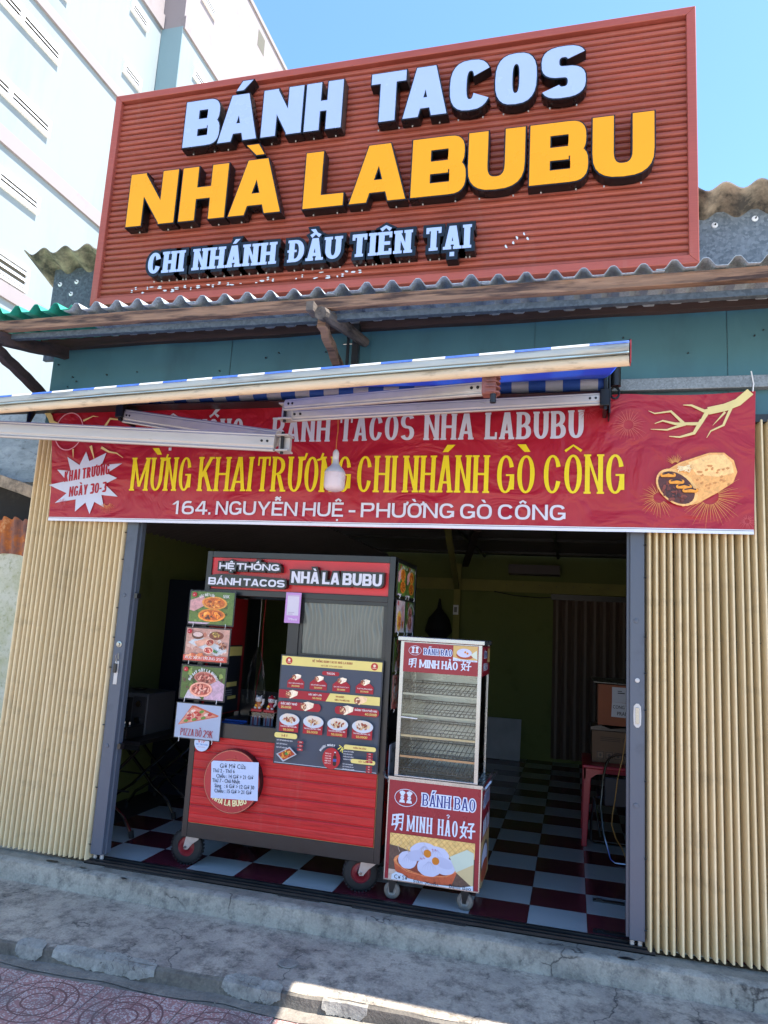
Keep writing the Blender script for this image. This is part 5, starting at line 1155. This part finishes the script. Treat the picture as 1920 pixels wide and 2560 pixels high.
bg_ = thing('plastic_bag', (-.94, .36, .93), 'clear plastic bag hanging on a string inside the cart', 'bag'); mb = MB(); vs = []; n = 16; L = 10
for i in range(L+1):
    f = i/L; r = .006+.062*min(1, f*1.5)**.8
    for k in range(n): a = 2*pi*k/n; q = r*(1+.12*sin(5*a+f*4)+.08*sin(9*a)); vs.append((-.945+q*cos(a)*1.05-.03*f*0, .36+q*sin(a)*.5, 1.285-.36*f))
mb.add(vs, [(i*n+k, (i+1)*n+k, (i+1)*n+(k+1) % n, i*n+(k+1) % n) for i in range(L) for k in range(n)]); mb.build('film', bag_m, bg_, smooth=True)
MB().tube([(-.945, .36, 1.285), (-.946, .36, 1.592)], .0018, 5).build('string', M('string', '#9a9a94', .7), bg_)
cr_ = thing('red_cord', (-.99, .5, 1.2), 'thin red cord dangling inside the cart behind the bag', 'cord'); MB().tube([(-.98, .5, 1.594), (-.985, .5, 1.4), (-.975, .5, 1.2), (-1.0, .5, 1.0), (-.99, .5, .815)], .002, 5).build('wire', M('red_wire', '#a3202a', .5), cr_)
ins = thing('inner_menu_poster', (-1.18, .4, .9), 'dim menu poster on the inner left side of the cart', 'poster'); box('poster_sheet', pm('#20242e'), (-1.183, -1.181, .16, .62, .85, 1.28), ins)
P = Print((-1.181, .16, .85), (0, 1, 0), (0, 0, 1), (1, 0, 0)); P.rect(.0, .36, .46, .42, YL); P.rect(.2, .16, .42, .19, YL); P.rect(.3, .08, .42, .1, YL); 
for q in range(3): P.rect(.22, .135-.014*q, .36, .14-.014*q, '#8a8f9c')
P.build('print', ins)
tr = thing('blue_tray', (-1.05, .3, .815), 'shallow blue tray lying on the cart counter', 'tray'); MB().box(-1.12, -.97, .2, .34, .8125, .818).box(-1.12, -.97, .2, .204, .818, .826).box(-1.12, -.97, .336, .34, .818, .826).build('tray_body', M('blue_plastic', '#1f4f9c', .4), tr)

# ================================================================ BUN CABINET
bc = thing('bun_cabinet', (.285, .3, 0), 'maroon bun cart with a glass fronted steel warming cabinet', 'food cabinet')
MR = '#8d1f30'; bx0, bx1, by0, by1, bz0, bz1 = .028, .543, .088, .50, .112, .628
MB().box(bx0, bx1, by0, by1, bz0, bz1).build('base_box', pm(MR, .3), bc, bevel=.002)
mb = MB()
for x in (bx0-.002, bx1-.004): mb.box(x, x+.006, by0-.003, by0+.003, bz0, bz1)
for z in (bz0-.004, bz1-.002): mb.box(bx0-.002, bx1+.002, by0-.003, by0+.004, z, z+.006)
mb.box(bx0-.004, bx1+.004, by0-.004, by1+.004, bz1+.0045, bz1+.016); mb.build('edge_trim', stainless, bc)
P = Print((0, by0-.001, 0), d=.0004, step=.0001)
def chefs(P, cx, cy, s, c):
    P.ring(cx, cy, s, s*.05, c, s*.72)
    for q in (-1, 1):
        x = cx+q*s*.32; P.ell(x-s*.13, cy+s*.42, s*.13, s*.12, c); P.ell(x+s*.13, cy+s*.42, s*.13, s*.12, c); P.ell(x, cy+s*.47, s*.13, s*.13, c); P.rect(x-s*.15, cy+s*.15, x+s*.15, cy+s*.42, c); P.rect(x-s*.15, cy+s*.13, x+s*.15, cy+s*.16, MR)
        P.ell(x, cy, s*.17, s*.15, c); P.ell(x-s*.06, cy+.0, s*.02, s*.03, MR, n=6); P.ell(x+s*.06, cy, s*.02, s*.03, MR, n=6); P.poly([(x-s*.26, cy-s*.42), (x+s*.26, cy-s*.42), (x+s*.2, cy-s*.2), (x, cy-s*.13), (x-s*.2, cy-s*.2)], c)
def brush(P, x, y, s, segs, c, out=None):
    Q = []
    for pts, w in segs:
        for i in range(len(pts)-1):
            a, b = pts[i], pts[i+1]; dx, dy = b[0]-a[0], b[1]-a[1]; L = math.hypot(dx, dy); nx, ny = -dy/L*w/2, dx/L*w/2; ex, ey = dx/L*w*.3, dy/L*w*.3
            Q.append([(a[0]+nx-ex, a[1]+ny-ey), (a[0]-nx-ex, a[1]-ny-ey), (b[0]-nx*.8+ex, b[1]-ny*.8+ey), (b[0]+nx*.8+ex, b[1]+ny*.8+ey)])
    vs, ts = union(Q); P.c(c); P.mb.add([P.P((x+p[0]*s[0], y+p[1]*s[1])) for p in vs], ts)
MING = [([(.06, .9), (.04, .35)], .12), ([(.06, .88), (.38, .94), (.34, .32)], .12), ([(.06, .64), (.34, .66)], .09), ([(.0, .3), (.38, .4)], .12), ([(.5, .95), (.48, .4), (.3, .02)], .13), ([(.5, .95), (.92, 1.0), (.86, .06), (.72, .12)], .13), ([(.5, .72), (.84, .74)], .09), ([(.5, .48), (.82, .5)], .09)]
HAO = [([(.26, 1.0), (.1, .42), (.42, .1)], .12), ([(.4, .66), (.3, .3), (.02, .04)], .12), ([(.0, .66), (.5, .7)], .11), ([(.56, .9), (.9, .94), (.74, .68)], .12), ([(.74, .68), (.76, .1), (.62, .14)], .13), ([(.5, .48), (1.0, .52)], .12)]
WB = '#ccd8ec'; NB = '#20307c'
chefs(P, .128, .538, .062, WB); SL2 = ST(.135, .085, .035, .075, gap=.12, n=2.1); SL3 = ST(.12, .08, .025, .07, gap=.11, n=2.1)
P.text('BÁNH BAO', .222, .509, .062, .288, SL2, NB, .006, WB)
P.text('MINH HẢO', .142, .369, .082, .278, SL3, WB); brush(P, .058, .366, (.066, .085), MING, WB); brush(P, .434, .366, (.078, .086), HAO, WB)
P.rich = True; P.rect(.052, .114, .516, .35, '#c9a968')
for k in range(16):
    for sgn in (-1, 1):
        x = .052+.03*k
        a = (x, .35); b = (x+sgn*.10, .25)
        if b[0] < .052: f = (x-.052)/.1; b = (.052, .35-.1*f)
        if b[0] > .516: f = (.516-x)/.1; b = (.516, .35-.1*f)
        if abs(a[0]-b[0]) > .004: P.line([a, b], .0022, '#a67c3e'); P.d -= P.st
P.d += P.st; P.poly([(.052, .29), (.10, .285), (.20, .26), (.40, .26), (.516, .27), (.516, .114), (.052, .114)], '#4b3a34'); P.poly([(.052, .165), (.1, .165), (.1, .114), (.052, .114)], '#a99a90')
P.ell(.25, .205, .172, .058, '#c47a4c', -.05, 32); P.ell(.25, .207, .155, .046, '#6e2a1a', -.05, 32); P.poly([(.08, .205), (.09, .16), (.16, .125), (.28, .115), (.40, .13), (.425, .195), (.38, .172), (.28, .158), (.16, .168)], '#a3492b'); P.line([(.085, .20), (.15, .165), (.26, .152), (.37, .166), (.418, .195)], .004, '#c9764a')
def bun(x, y, rx, ry, c='#c3c8e2'):
    P.ell(x, y, rx, ry, c, 0, 26, .05)
    for q in range(6): a = radians(40+20*q); P.line([(x+rx*.1*cos(a), y+ry*.62), (x+rx*.6*cos(a), y+ry*.1*sin(a)), (x+rx*.75*cos(a), y-ry*.3)], .0022, '#9da3c4', True); P.d -= P.st
P.rich = False; bun(.245, .272, .078, .05); bun(.31, .265, .07, .045); bun(.155, .222, .052, .045); bun(.275, .2, .066, .046); bun(.36, .215, .058, .042)
P.ell(.20, .25, .05, .028, '#b5bad6', .2, 18); P.ell(.262, .268, .021, .02, '#cc7d1e', 0, 16, .1); P.ell(.35, .232, .052, .026, '#b5bad6', -.3, 18); P.ell(.308, .236, .02, .02, '#c9781c', 0, 16, .1)
P.blobs(.24, .24, .02, .006, ['#b0577c'], 8, .003); P.blobs(.3, .29, .02, .008, ['#b0577c'], 8, .003)
P.poly([(.383, .268), (.475, .315), (.512, .30), (.512, .13), (.42, .195)], '#c2cfbe'); P.poly([(.42, .195), (.512, .245), (.512, .13)], '#c9b78a')
for x in (.11, .16, .24): P.line([(x, .26), (x-.012, .285), (x+.008, .305), (x-.002, .33)], .0035, '#b9a79a', True)
P.rich = False; P.poly([(.07, .115), (.072, .14), (.095, .155), (.13, .15), (.16, .132), (.3, .12), (.45, .125), (.513, .14), (.513, .115)], '#c7d4e4')
P.small('Cơ Sở', .085, .121, .030, '#1c2234', .075); P.small('Bánh Bao', .385, .1155, .026, '#1c2234', .118); P.small('Sản Xuất', .19, .116, .019, '#1c2234', .14)
P.build('front_print', bc)
P = Print((bx1+.001, by0, 0), (0, 1, 0), (0, 0, 1), (1, 0, 0), d=.0004); P.rect(.01, .114, .40, .35, '#b99a68'); P.ell(.2, .22, .16, .1, '#4b3a34'); P.ell(.2, .23, .13, .07, '#c3c8e2'); P.ell(.2, .17, .15, .05, '#a3492b'); P.text('BÁNH BAO', .1, .51, .062, .26, SLAB, NB, .006, WB); chefs(P, .05, .54, .035, WB); P.text('MINH HẢO', .06, .37, .08, .29, SLAB, WB); P.build('side_print', bc)
# glass cabinet
gx0, gx1, gy0, gy1, gz0, gz1 = .055, .518, .09, .46, .646, 1.385
mb = MB(); t_ = .022
for x in (gx0, gx1-t_):
    for y in (gy0, gy1-t_): mb.box(x, x+t_, y, y+t_, gz0, gz1)
mb.box(gx0, gx1, gy0-.001, gy0+t_, gz0, gz0+.008); mb.box(gx0+t_, gx1-t_, gy0+.001, gy0+t_, 1.372, gz1-.0005); mb.build('cabinet_frame', stainless, bc, bevel=.002)
MB().box(.040, .532, .075, .475, 1.386, 1.41).build('cabinet_top', stainless, bc, bevel=.003)
box('cabinet_back', M('brushed_back', '#a3a8ac', .3, .5, .12, 6, stretch=(1, 1, 4)), (gx0+t_, gx1-t_, gy1-.012, gy1-.008, gz0, gz1), bc); box('cabinet_floor', stainless, (gx0+.002, gx1-.002, gy0+.024, gy1-.013, gz0-.001, gz0+.003), bc)
box('water_tray', M('dark_tray', '#33383a', .25, .6), (gx0+.05, gx1-.05, gy0+.08, gy1-.05, .6495, .668), bc)
for a in ((gx0+t_, gx1-t_, gy0+.008, gy0+.011, gz0+.01, 1.371), (gx0+.006, gx0+.009, gy0+t_, gy1-t_, gz0+.01, 1.384), (gx1-.009, gx1-.006, gy0+t_, gy1-t_, gz0+.01, 1.384)): box('glass_pane', glass_m, a, bc)
MB().box(gx0+t_, gx0+t_+.13, gy0+.003, gy0+.005, .955, 1.06).build('sliding_pane_edge', glass_m, bc)
MB().tube([(gx0+t_, gy0+.002, .965), (gx0+.115, gy0+.002, .962)], .003, 6).build('pane_grip', white_frame, bc)
for z, wood in ((1.10, 0), (.985, 0), (.872, 1), (.760, 2), (.672, 0)):
    mb = MB(); x0, x1, ya, yb, dz = gx0+.02, gx1-.02, gy0+.035, gy1-.03, .035
    for q in range(18): x = x0+(x1-x0)*q/17; mb.tube([(x, ya, z+.018), (x, ya, z), (x, yb, z+dz), (x, yb, z+dz+.012)], .002, 5, False)
    for y, zz in ((ya, z), (ya, z+.018), ((ya+yb)/2, z+dz/2-.002), (yb, z+dz), (yb, z+dz+.012)): mb.tube([(x0, y, zz), (x1, y, zz)], .0022, 5)
    mb.build('wire_rack', M('rack_wire', '#5c6064', .3, .8), bc)
    if z > .7: box('rack_rail', (M('dull_rail', '#9b9a96', .35, .7), M('brass_rail', '#b7a589', .35, .5), M('copper_rail', '#c79773', .4, .3))[wood], (gx0+t_+.001, gx1-t_-.001, gy0+.014, gy0+.022, z-.012, z-.001), bc); box('rack_ledge', M('dull_rail', '#9b9a96', .35, .7), (gx0+t_+.001, gx1-t_-.001, yb+.002, yb+.02, z+dz-.012, z+dz-.004), bc)
hb = box('header_sign', pm(MR, .3), (gx0+t_-.002, gx1-t_+.002, gy0-.0035, gy0-.0005, 1.215, 1.378), bc)
P = Print((0, gy0-.0035, 0), d=.0003, step=.00008); chefs(P, .14, 1.335, .036, WB); P.text('BÁNH BAO', .192, 1.316, .033, .158, SLAB, NB, .0035, WB); P.text('MINH HẢO', .17, 1.243, .042, .215, SL2, WB, .0015, WB); brush(P, .108, 1.24, (.045, .05), MING, WB); brush(P, .405, 1.24, (.055, .052), HAO, WB)
P.rect(.358, 1.292, .494, 1.376, '#c9a968'); P.ell(.425, 1.325, .05, .022, '#a3492b'); P.ell(.42, 1.338, .042, .024, '#c3c8e2'); P.ell(.425, 1.342, .006, .006, '#cc7d1e'); P.ell(.438, 1.336, .006, .006, '#cc7d1e'); P.poly([(.455, 1.33), (.49, 1.355), (.494, 1.305), (.47, 1.315)], '#c9d4c2'); P.poly([(.358, 1.292), (.358, 1.312), (.4, 1.302), (.494, 1.300), (.494, 1.292)], '#ccd8ec'); P.small('Cơ Sở Sản Xuất Bánh Bao', .364, 1.2945, .007, '#1c2234', .12, False)
P.build('header_print', bc)
sb = box('side_sign', pm(MR, .3), (gx1+.0005, gx1+.003, .10, .45, 1.215, 1.378), bc); P = Print((gx1+.003, .10, 1.215), (0, 1, 0), (0, 0, 1), (1, 0, 0), d=.0003); P.text('BÁNH BAO', .06, .1, .033, .14, SLAB, NB, .0035, WB); P.text('MINH HẢO', .05, .028, .042, .2, SLAB, WB); P.rect(.23, .07, .34, .15, '#c9a968'); P.build('side_print', bc)
for x, s in ((bx0, -1), (bx1, 1)): MB().tube([(x+s*.0, .10, .622), (x+s*.018, .075, .636), (x+s*.04, .11, .665), (x+s*.04, .42, .665), (x+s*.0, .46, .622)], .008, 8).build('push_handle', stainless, bc, smooth=True)
for x, y, a in ((.068, .125, 1.5), (.468, .125, 1.35), (.09, .44, 1.2), (.48, .44, 1.4)):
    o, rt, C0 = wheel(x, y, .045, .026, bc, grey_rubber, fork_steel, False, a, name='caster')
    W = MB()
    for s in (-1, 1): W.prism([(.009, -.01), (.012, .006), (.02, .0625), (-.03, .0625), (-.01, -.008)], 'x', s*.016-.001, s*.016+.001)
    W.box(-.02, .02, -.03, .02, .059, .0625)
    for v in W.v: v.xyz = rt @ v+C0
    W.build('caster_fork', alu_dark, bc)

# ================================================================ INSIDE THE ROOM
bs = thing('back_shutter', (1.3, 5.02, 0), 'brown folding shutter closing the rear opening of the room', 'folding shutter'); f0 = None
for i in range(13):
    if f0 is None: f0 = MB().prism([(.765, 5.05), (.80, 5.0), (.83, 5.0), (.872, 5.05), (.872, 5.054), (.765, 5.054)], 'z', .05, 1.9).build('shutter_leaf', shutter_in, bs)
    else: dup(f0, bs, (.109*i, 0, 0))
MB().box(.74, 2.19, 4.98, 5.06, 1.9, 1.965).build('top_track', black_steel, bs)
bm_ = thing('wall_beam', (0, 5.0, 2.03), 'olive painted beam across the back wall of the room', 'beam'); MB().box(-2.39, 2.19, 5.03, 5.095, 1.975, 2.115).build('beam', yellow_trim, bm_)
for k in range(9): MB().lathe((.2+.2*k, 5.03, 2.06+.004*(k % 3)), (0, -1, 0), [(0, .006), (.006, .005)], 6).build('nail', black_steel, bm_)
po = thing('inner_post', (-.41, 5.0, 0), 'slim olive post with a power socket against the back wall', 'post'); MB().box(-.45, -.37, 5.0, 5.029, 0, 2.3).build('post', yellow_trim, po); box('socket_plate', white_frame, (-.45, -.385, 4.985, 4.999, 1.66, 1.78), po); box('socket_face', M('socket_grey', '#8c8c88', .5), (-.437, -.40, 4.98, 4.984, 1.69, 1.755), po)
st = thing('roof_strut', (-.25, 3.5, 2.2), 'pale timber roof strut leaning down to the back post', 'strut'); timber('strut_timber', (-.12, 2.4, 2.42), (-.41, 4.95, 2.0), .06, .05, yellow_trim, st); timber('strut_timber', (.12, 2.7, 2.42), (-.3, 4.9, 2.28), .07, .06, dark_wood2, st)
pb = thing('dark_wall_bag', (-.62, 5.0, 1.45), 'dark cloth bundle hanging on the back wall beside the post', 'bag'); MB().lathe((-.62, 4.97, 1.85), (0, 0, -1), [(0, .01), (.12, .03), (.25, .13), (.4, .17), (.52, .08), (.54, .0)], 12).build('bundle', M('navy_cloth', '#10151c', .8), pb, smooth=True)
wp = thing('white_panel', (.2, 4.9, 0), 'white board leaning on the back wall floor beside the brown shutter', 'board'); MB().add([(.0, 4.88, .006), (.42, 4.88, .006), (.42, 5.02, .455), (.0, 5.02, .455), (.0, 4.90, .006), (.42, 4.90, .006), (.42, 5.026, .46), (.0, 5.026, .46)], [(0, 1, 2, 3), (7, 6, 5, 4), (0, 4, 5, 1), (3, 2, 6, 7), (1, 5, 6, 2), (0, 3, 7, 4)]).build('board', M('foam_board', '#a9abb2', .7), wp)
cw = thing('wall_cable', (.6, 5.0, 1.95), 'black cable sagging along the back wall under the beam', 'cable'); MB().tube([(.05, 5.02, 1.972), (.3, 5.01, 1.93), (.6, 5.0, 1.915), (.9, 5.01, 1.94), (1.2, 5.0, 1.93)], .006, 5).build('cable', black_steel, cw)
db = thing('ceiling_box', (.5, 4.9, 2.2), 'grey duct box fixed under the ceiling above the beam', 'box'); box('duct', ceil_m, (.24, .84, 4.75, 5.02, 2.18, 2.29), db)
cb = thing('tall_cupboard', (-2.2, 2.1, 0), 'tall dark blue cupboard against the left wall of the room', 'cupboard')
nv = M('navy_board', '#10182c', .5); MB().box(-2.39, -2.02, 1.6, 2.7, 0, 1.76).build('carcass', nv, cb, bevel=.005)
for k in range(2): box('door', nv, (-2.018, -2.005, 1.61+.55*k, 2.14+.55*k, .05, 1.74), cb); box('handle', chrome, (-2.004, -1.99, 2.10+.08*k, 2.11+.08*k, .85, 1.0), cb)
# left tables with curved chrome legs
def ftable(x0, x1, y0, y1, zt, label):
    t = thing('folding_table', ((x0+x1)/2, (y0+y1)/2, 0), label, 'table', 'folding tables along the left wall'); box('table_top', M('table_black', '#1b1b1e', .35), (x0, x1, y0, y1, zt-.025, zt), t, bevel=.004)
    MB().box(x0+.02, x1-.02, y0+.02, y0+.04, zt-.06, zt-.026).box(x0+.02, x1-.02, y1-.04, y1-.02, zt-.06, zt-.026).build('apron', black_steel, t)
    for y in (y0+.06, y1-.06):
        for s in (0, 1):
            xa, xb = (x0+.04, x1-.05) if s else (x1-.04, x0+.05); yy = y+(.012 if s else 0)
            pts = [(xa, yy, zt-.06), (xa+(xb-xa)*.25, yy, zt*.68), (xa+(xb-xa)*.48, yy, zt*.5), (xa+(xb-xa)*.66, yy, zt*.34), (xa+(xb-xa)*.9, yy, zt*.2), (xa+(xb-xa)*1.02, yy, .03)]
            MB().tube(pts, .011, 8).build('leg', chrome, t, smooth=True); MB().tube([(pts[-1][0], yy, .045), (pts[-1][0]+(.01 if s else -.01), yy, .001)], .017, 8).build('foot_cap', rubber, t)
        MB().tube([(x0+.1, y+.03, zt*.45), (x1-.1, y+.03, zt*.45)], .007, 6).build('cross_bar', black_steel, t)
    return t
ftable(-2.36, -1.74, .38, 1.02, .62, 'front folding table with curved chrome legs by the left wall')
ftable(-2.3, -1.68, 1.06, 1.56, .60, 'rear folding table with chrome legs in front of the cupboard')
mw = thing('microwave', (-2.1, .85, .62), 'grey microwave oven standing on the front folding table', 'microwave'); MB().box(-2.34, -1.86, .62, .98, .62, .90).build('body', M('grey_plastic', '#4a4c50', .4), mw, bevel=.006); box('door_glass', black_steel, (-2.32, -1.98, .612, .619, .65, .87), mw); box('control_panel', M('dark_plastic', '#2b2c30', .4), (-1.97, -1.87, .612, .619, .64, .88), mw)
for z in (.83, .72): MB().lathe((-1.92, .612, z), (0, -1, 0), [(0, .022), (.014, .02)], 14).build('dial', chrome, mw)
ds = thing('glass_dish', (-2.05, .8, .9), 'small glass dish sitting on top of the microwave', 'dish'); MB().lathe((-2.05, .8, .901), (0, 0, 1), [(0, .03), (.012, .055), (.016, .056), (.014, .05), (.004, .03)], 16).build('dish', chrome, ds, smooth=True)
pr_ = thing('steel_griddle', (-2.08, .5, .62), 'black box griddle with a steel front bar beside the microwave', 'griddle'); MB().box(-2.34, -1.86, .40, .60, .622, .70).build('body', black_steel, pr_, bevel=.004); box('front_bar', chrome, (-2.34, -1.86, .392, .399, .68, .69), pr_)
for k in range(2): MB().lathe((-1.95+.04*k, .5, .701), (0, 0, 1), [(0, .014), (.02, .014), (.022, .0)], 10).build('knob', chrome, pr_)

# red plastic table, boxes, folding chair on the right
rt_ = thing('plastic_table', (1.4, 1.9, 0), 'red plastic table carrying two cardboard boxes behind the right post', 'table'); rp = M('red_plastic', '#a5122c', .35, 0, .06)
MB().box(1.08, 1.78, 1.63, 2.2, .535, .56).build('table_top', rp, rt_, bevel=.008)
MB().prism([(1.085, .534), (1.085, .46), (1.14, .47), (1.18, .50), (1.24, .51), (1.62, .51), (1.68, .50), (1.72, .47), (1.775, .46), (1.775, .534)], 'y', 1.64, 1.655).build('apron', rp, rt_); MB().prism([(1.64, .534), (1.64, .46), (1.7, .49), (2.1, .49), (2.19, .46), (2.19, .534)], 'x', 1.09, 1.105).build('apron', rp, rt_)
for x, y, a in ((1.09, 1.645, -1), (1.72, 1.645, 1), (1.09, 2.14, -1), (1.72, 2.14, 1)): MB().add([(x, y, .533), (x+.055, y, .533), (x+.055, y+.05, .533), (x, y+.05, .533), (x+a*.02+.01, y, .001), (x+a*.02+.045, y, .001), (x+a*.02+.045, y+.035, .001), (x+a*.02+.01, y+.035, .001)], [(0, 3, 2, 1), (4, 5, 6, 7), (0, 1, 5, 4), (1, 2, 6, 5), (2, 3, 7, 6), (3, 0, 4, 7)]).build('leg', rp, rt_, bevel=.004)
def carton(x0, x1, y0, y1, z0, z1, label, col, flaps):
    c = thing('cardboard_box', ((x0+x1)/2, (y0+y1)/2, z0), label, 'box', 'cardboard boxes on the red table'); m = M('cardboard_'+col[1:], col, .85, 0, .12, 6, 40, .1)
    MB().box(x0, x1, y0, y1, z0, z1-.004).build('carton', m, c, bevel=.003)
    if flaps: MB().add([(x0-.03, y0-.01, z1+.012), (x1+.03, y0-.02, z1+.0), (x1+.02, y1, z1+.028), (x0-.045, y1, z1+.03), (x0-.03, y0-.01, z1+.006), (x1+.03, y0-.02, z1-.006), (x1+.02, y1, z1+.022), (x0-.045, y1, z1+.024)], [(0, 1, 2, 3), (7, 6, 5, 4), (0, 4, 5, 1), (3, 2, 6, 7), (1, 5, 6, 2), (0, 3, 7, 4)]).build('film_flap', M('packing_film', '#56584f', .3, 0, .3, 20), c)
    return c
c1 = carton(1.15, 1.70, 1.80, 2.12, .561, .79, 'lower cardboard box printed with black handling symbols on the red table', '#6f5844', False)
P = Print((1.15, 1.80, .561), d=.0006); pk = '#1f1a18'
for k in range(4): x = .035+.062*k; P.rect(x, .03, x+.05, .078, pk); P.rect(x+.004, .034, x+.046, .074, '#6f5844'); P.ell(x+.025, .054, .012, .012, pk, 0, 8 if k else 5)
for k in range(3): P.rect(.06, .18-.012*k, .2, .184-.012*k, pk)
P.ring(.235, .17, .016, .004, pk); P.build('print', c1)
c2 = carton(1.19, 1.70, 1.80, 2.12, .83, 1.13, 'upper cardboard box with white shipping labels stacked on the lower box', '#8a5238', True)
bt = thing('folded_bag', (1.4, 1.95, .79), 'crumpled plastic wrapped packet squeezed between the two cardboard boxes', 'packet'); rough = MB(); vs = []
for i in range(9):
    for j in range(5): vs.append((1.14+.56*i/8, 1.79+.33*j/4, .812+.014*sin(i*2.1+j)+.006*rnd.random()))
rough.add(vs+[(a, b, .7915) for a, b, c in vs], [(i*5+j, (i+1)*5+j, (i+1)*5+j+1, i*5+j+1) for i in range(8) for j in range(4)]+[(45+i*5+j, 45+i*5+j+1, 45+(i+1)*5+j+1, 45+(i+1)*5+j) for i in range(8) for j in range(4)]+[(i*5, 45+i*5, 45+(i+1)*5, (i+1)*5) for i in range(8)]+[(j+1, 45+j+1, 45+j, j) for j in range(4)]).build('packet', M('dull_wrap', '#3f3833', .35, 0, .3, 20), bt, smooth=True)
P = Print((1.19, 1.80, .83), d=.0006); P.rect(.10, .17, .25, .28, '#a9adb4'); P.poly([(.095, .065), (.30, .06), (.30, .165), (.10, .17)], '#aeb3ba'); P.small('CONG TY TNHH', .105, .125, .036, pk, .21); P.small('PRAMY', .135, .078, .038, pk, .10); P.rect(.14, .235, .19, .242, pk); P.rect(.14, .25, .17, .255, pk); P.build('label_print', c2)
ch = thing('folding_chair', (1.45, 1.5, 0), 'dark folding chair with bent steel tube frame behind the right post', 'chair'); tr_ = .009
def rail(pts): MB().tube(pts, tr_, 8).build('frame_tube', chrome, ch, smooth=True)
rail([(1.42, 1.30, .012), (1.29, 1.30, .012), (1.262, 1.32, .025), (1.22, 1.40, .16), (1.20, 1.44, .32), (1.215, 1.46, .50), (1.235, 1.47, .60), (1.26, 1.475, .65), (1.31, 1.48, .675), (1.62, 1.48, .675), (1.66, 1.475, .64), (1.67, 1.44, .32), (1.67, 1.30, .012)])
rail([(1.66, 1.74, .012), (1.17, 1.74, .012), (1.145, 1.73, .03), (1.145, 1.66, .2), (1.16, 1.52, .36)]); rail([(1.16, 1.52, .37), (1.20, 1.40, .14)]); rail([(1.66, 1.74, .02), (1.66, 1.50, .37)])
MB().box(1.225, 1.655, 1.455, 1.475, .33, .52).build('backrest', M('navy_vinyl', '#0d1220', .5), ch, bevel=.008); MB().box(1.18, 1.655, 1.50, 1.80, .36, .385).build('seat', M('navy_vinyl', '#0d1220', .5), ch, bevel=.01)
wc = thing('hanging_wire', (1.3, 1.2, .3), 'yellow brown wire hanging in front of the folding chair', 'wire'); MB().tube([(1.36, 1.25, .88), (1.345, 1.25, .78), (1.33, 1.25, .68), (1.30, 1.25, .55), (1.285, 1.25, .42), (1.27, 1.25, .33), (1.265, 1.25, .26), (1.29, 1.25, .18), (1.33, 1.25, .12), (1.36, 1.25, .05), (1.42, 1.25, .003)], .0035, 6).build('wire', M('tan_wire', '#a37a3a', .6), wc)
for y, x in ((.1, 1.12), (.55, 1.13)):
    pl = thing('floor_bolt_plate', (x+.08, y, 0), ('black bolt plate on the floor nearest the sill at the right post', 'black slotted bolt plate on the second tile row by the right post')[y > .3], 'floor plate', 'bolt plates on the shop floor'); MB().box(x, x+.17, y, y+.035, .001, .009).box(x+.02, x+.05, y+.008, y+.026, .0095, .016).build('plate', black_steel, pl)
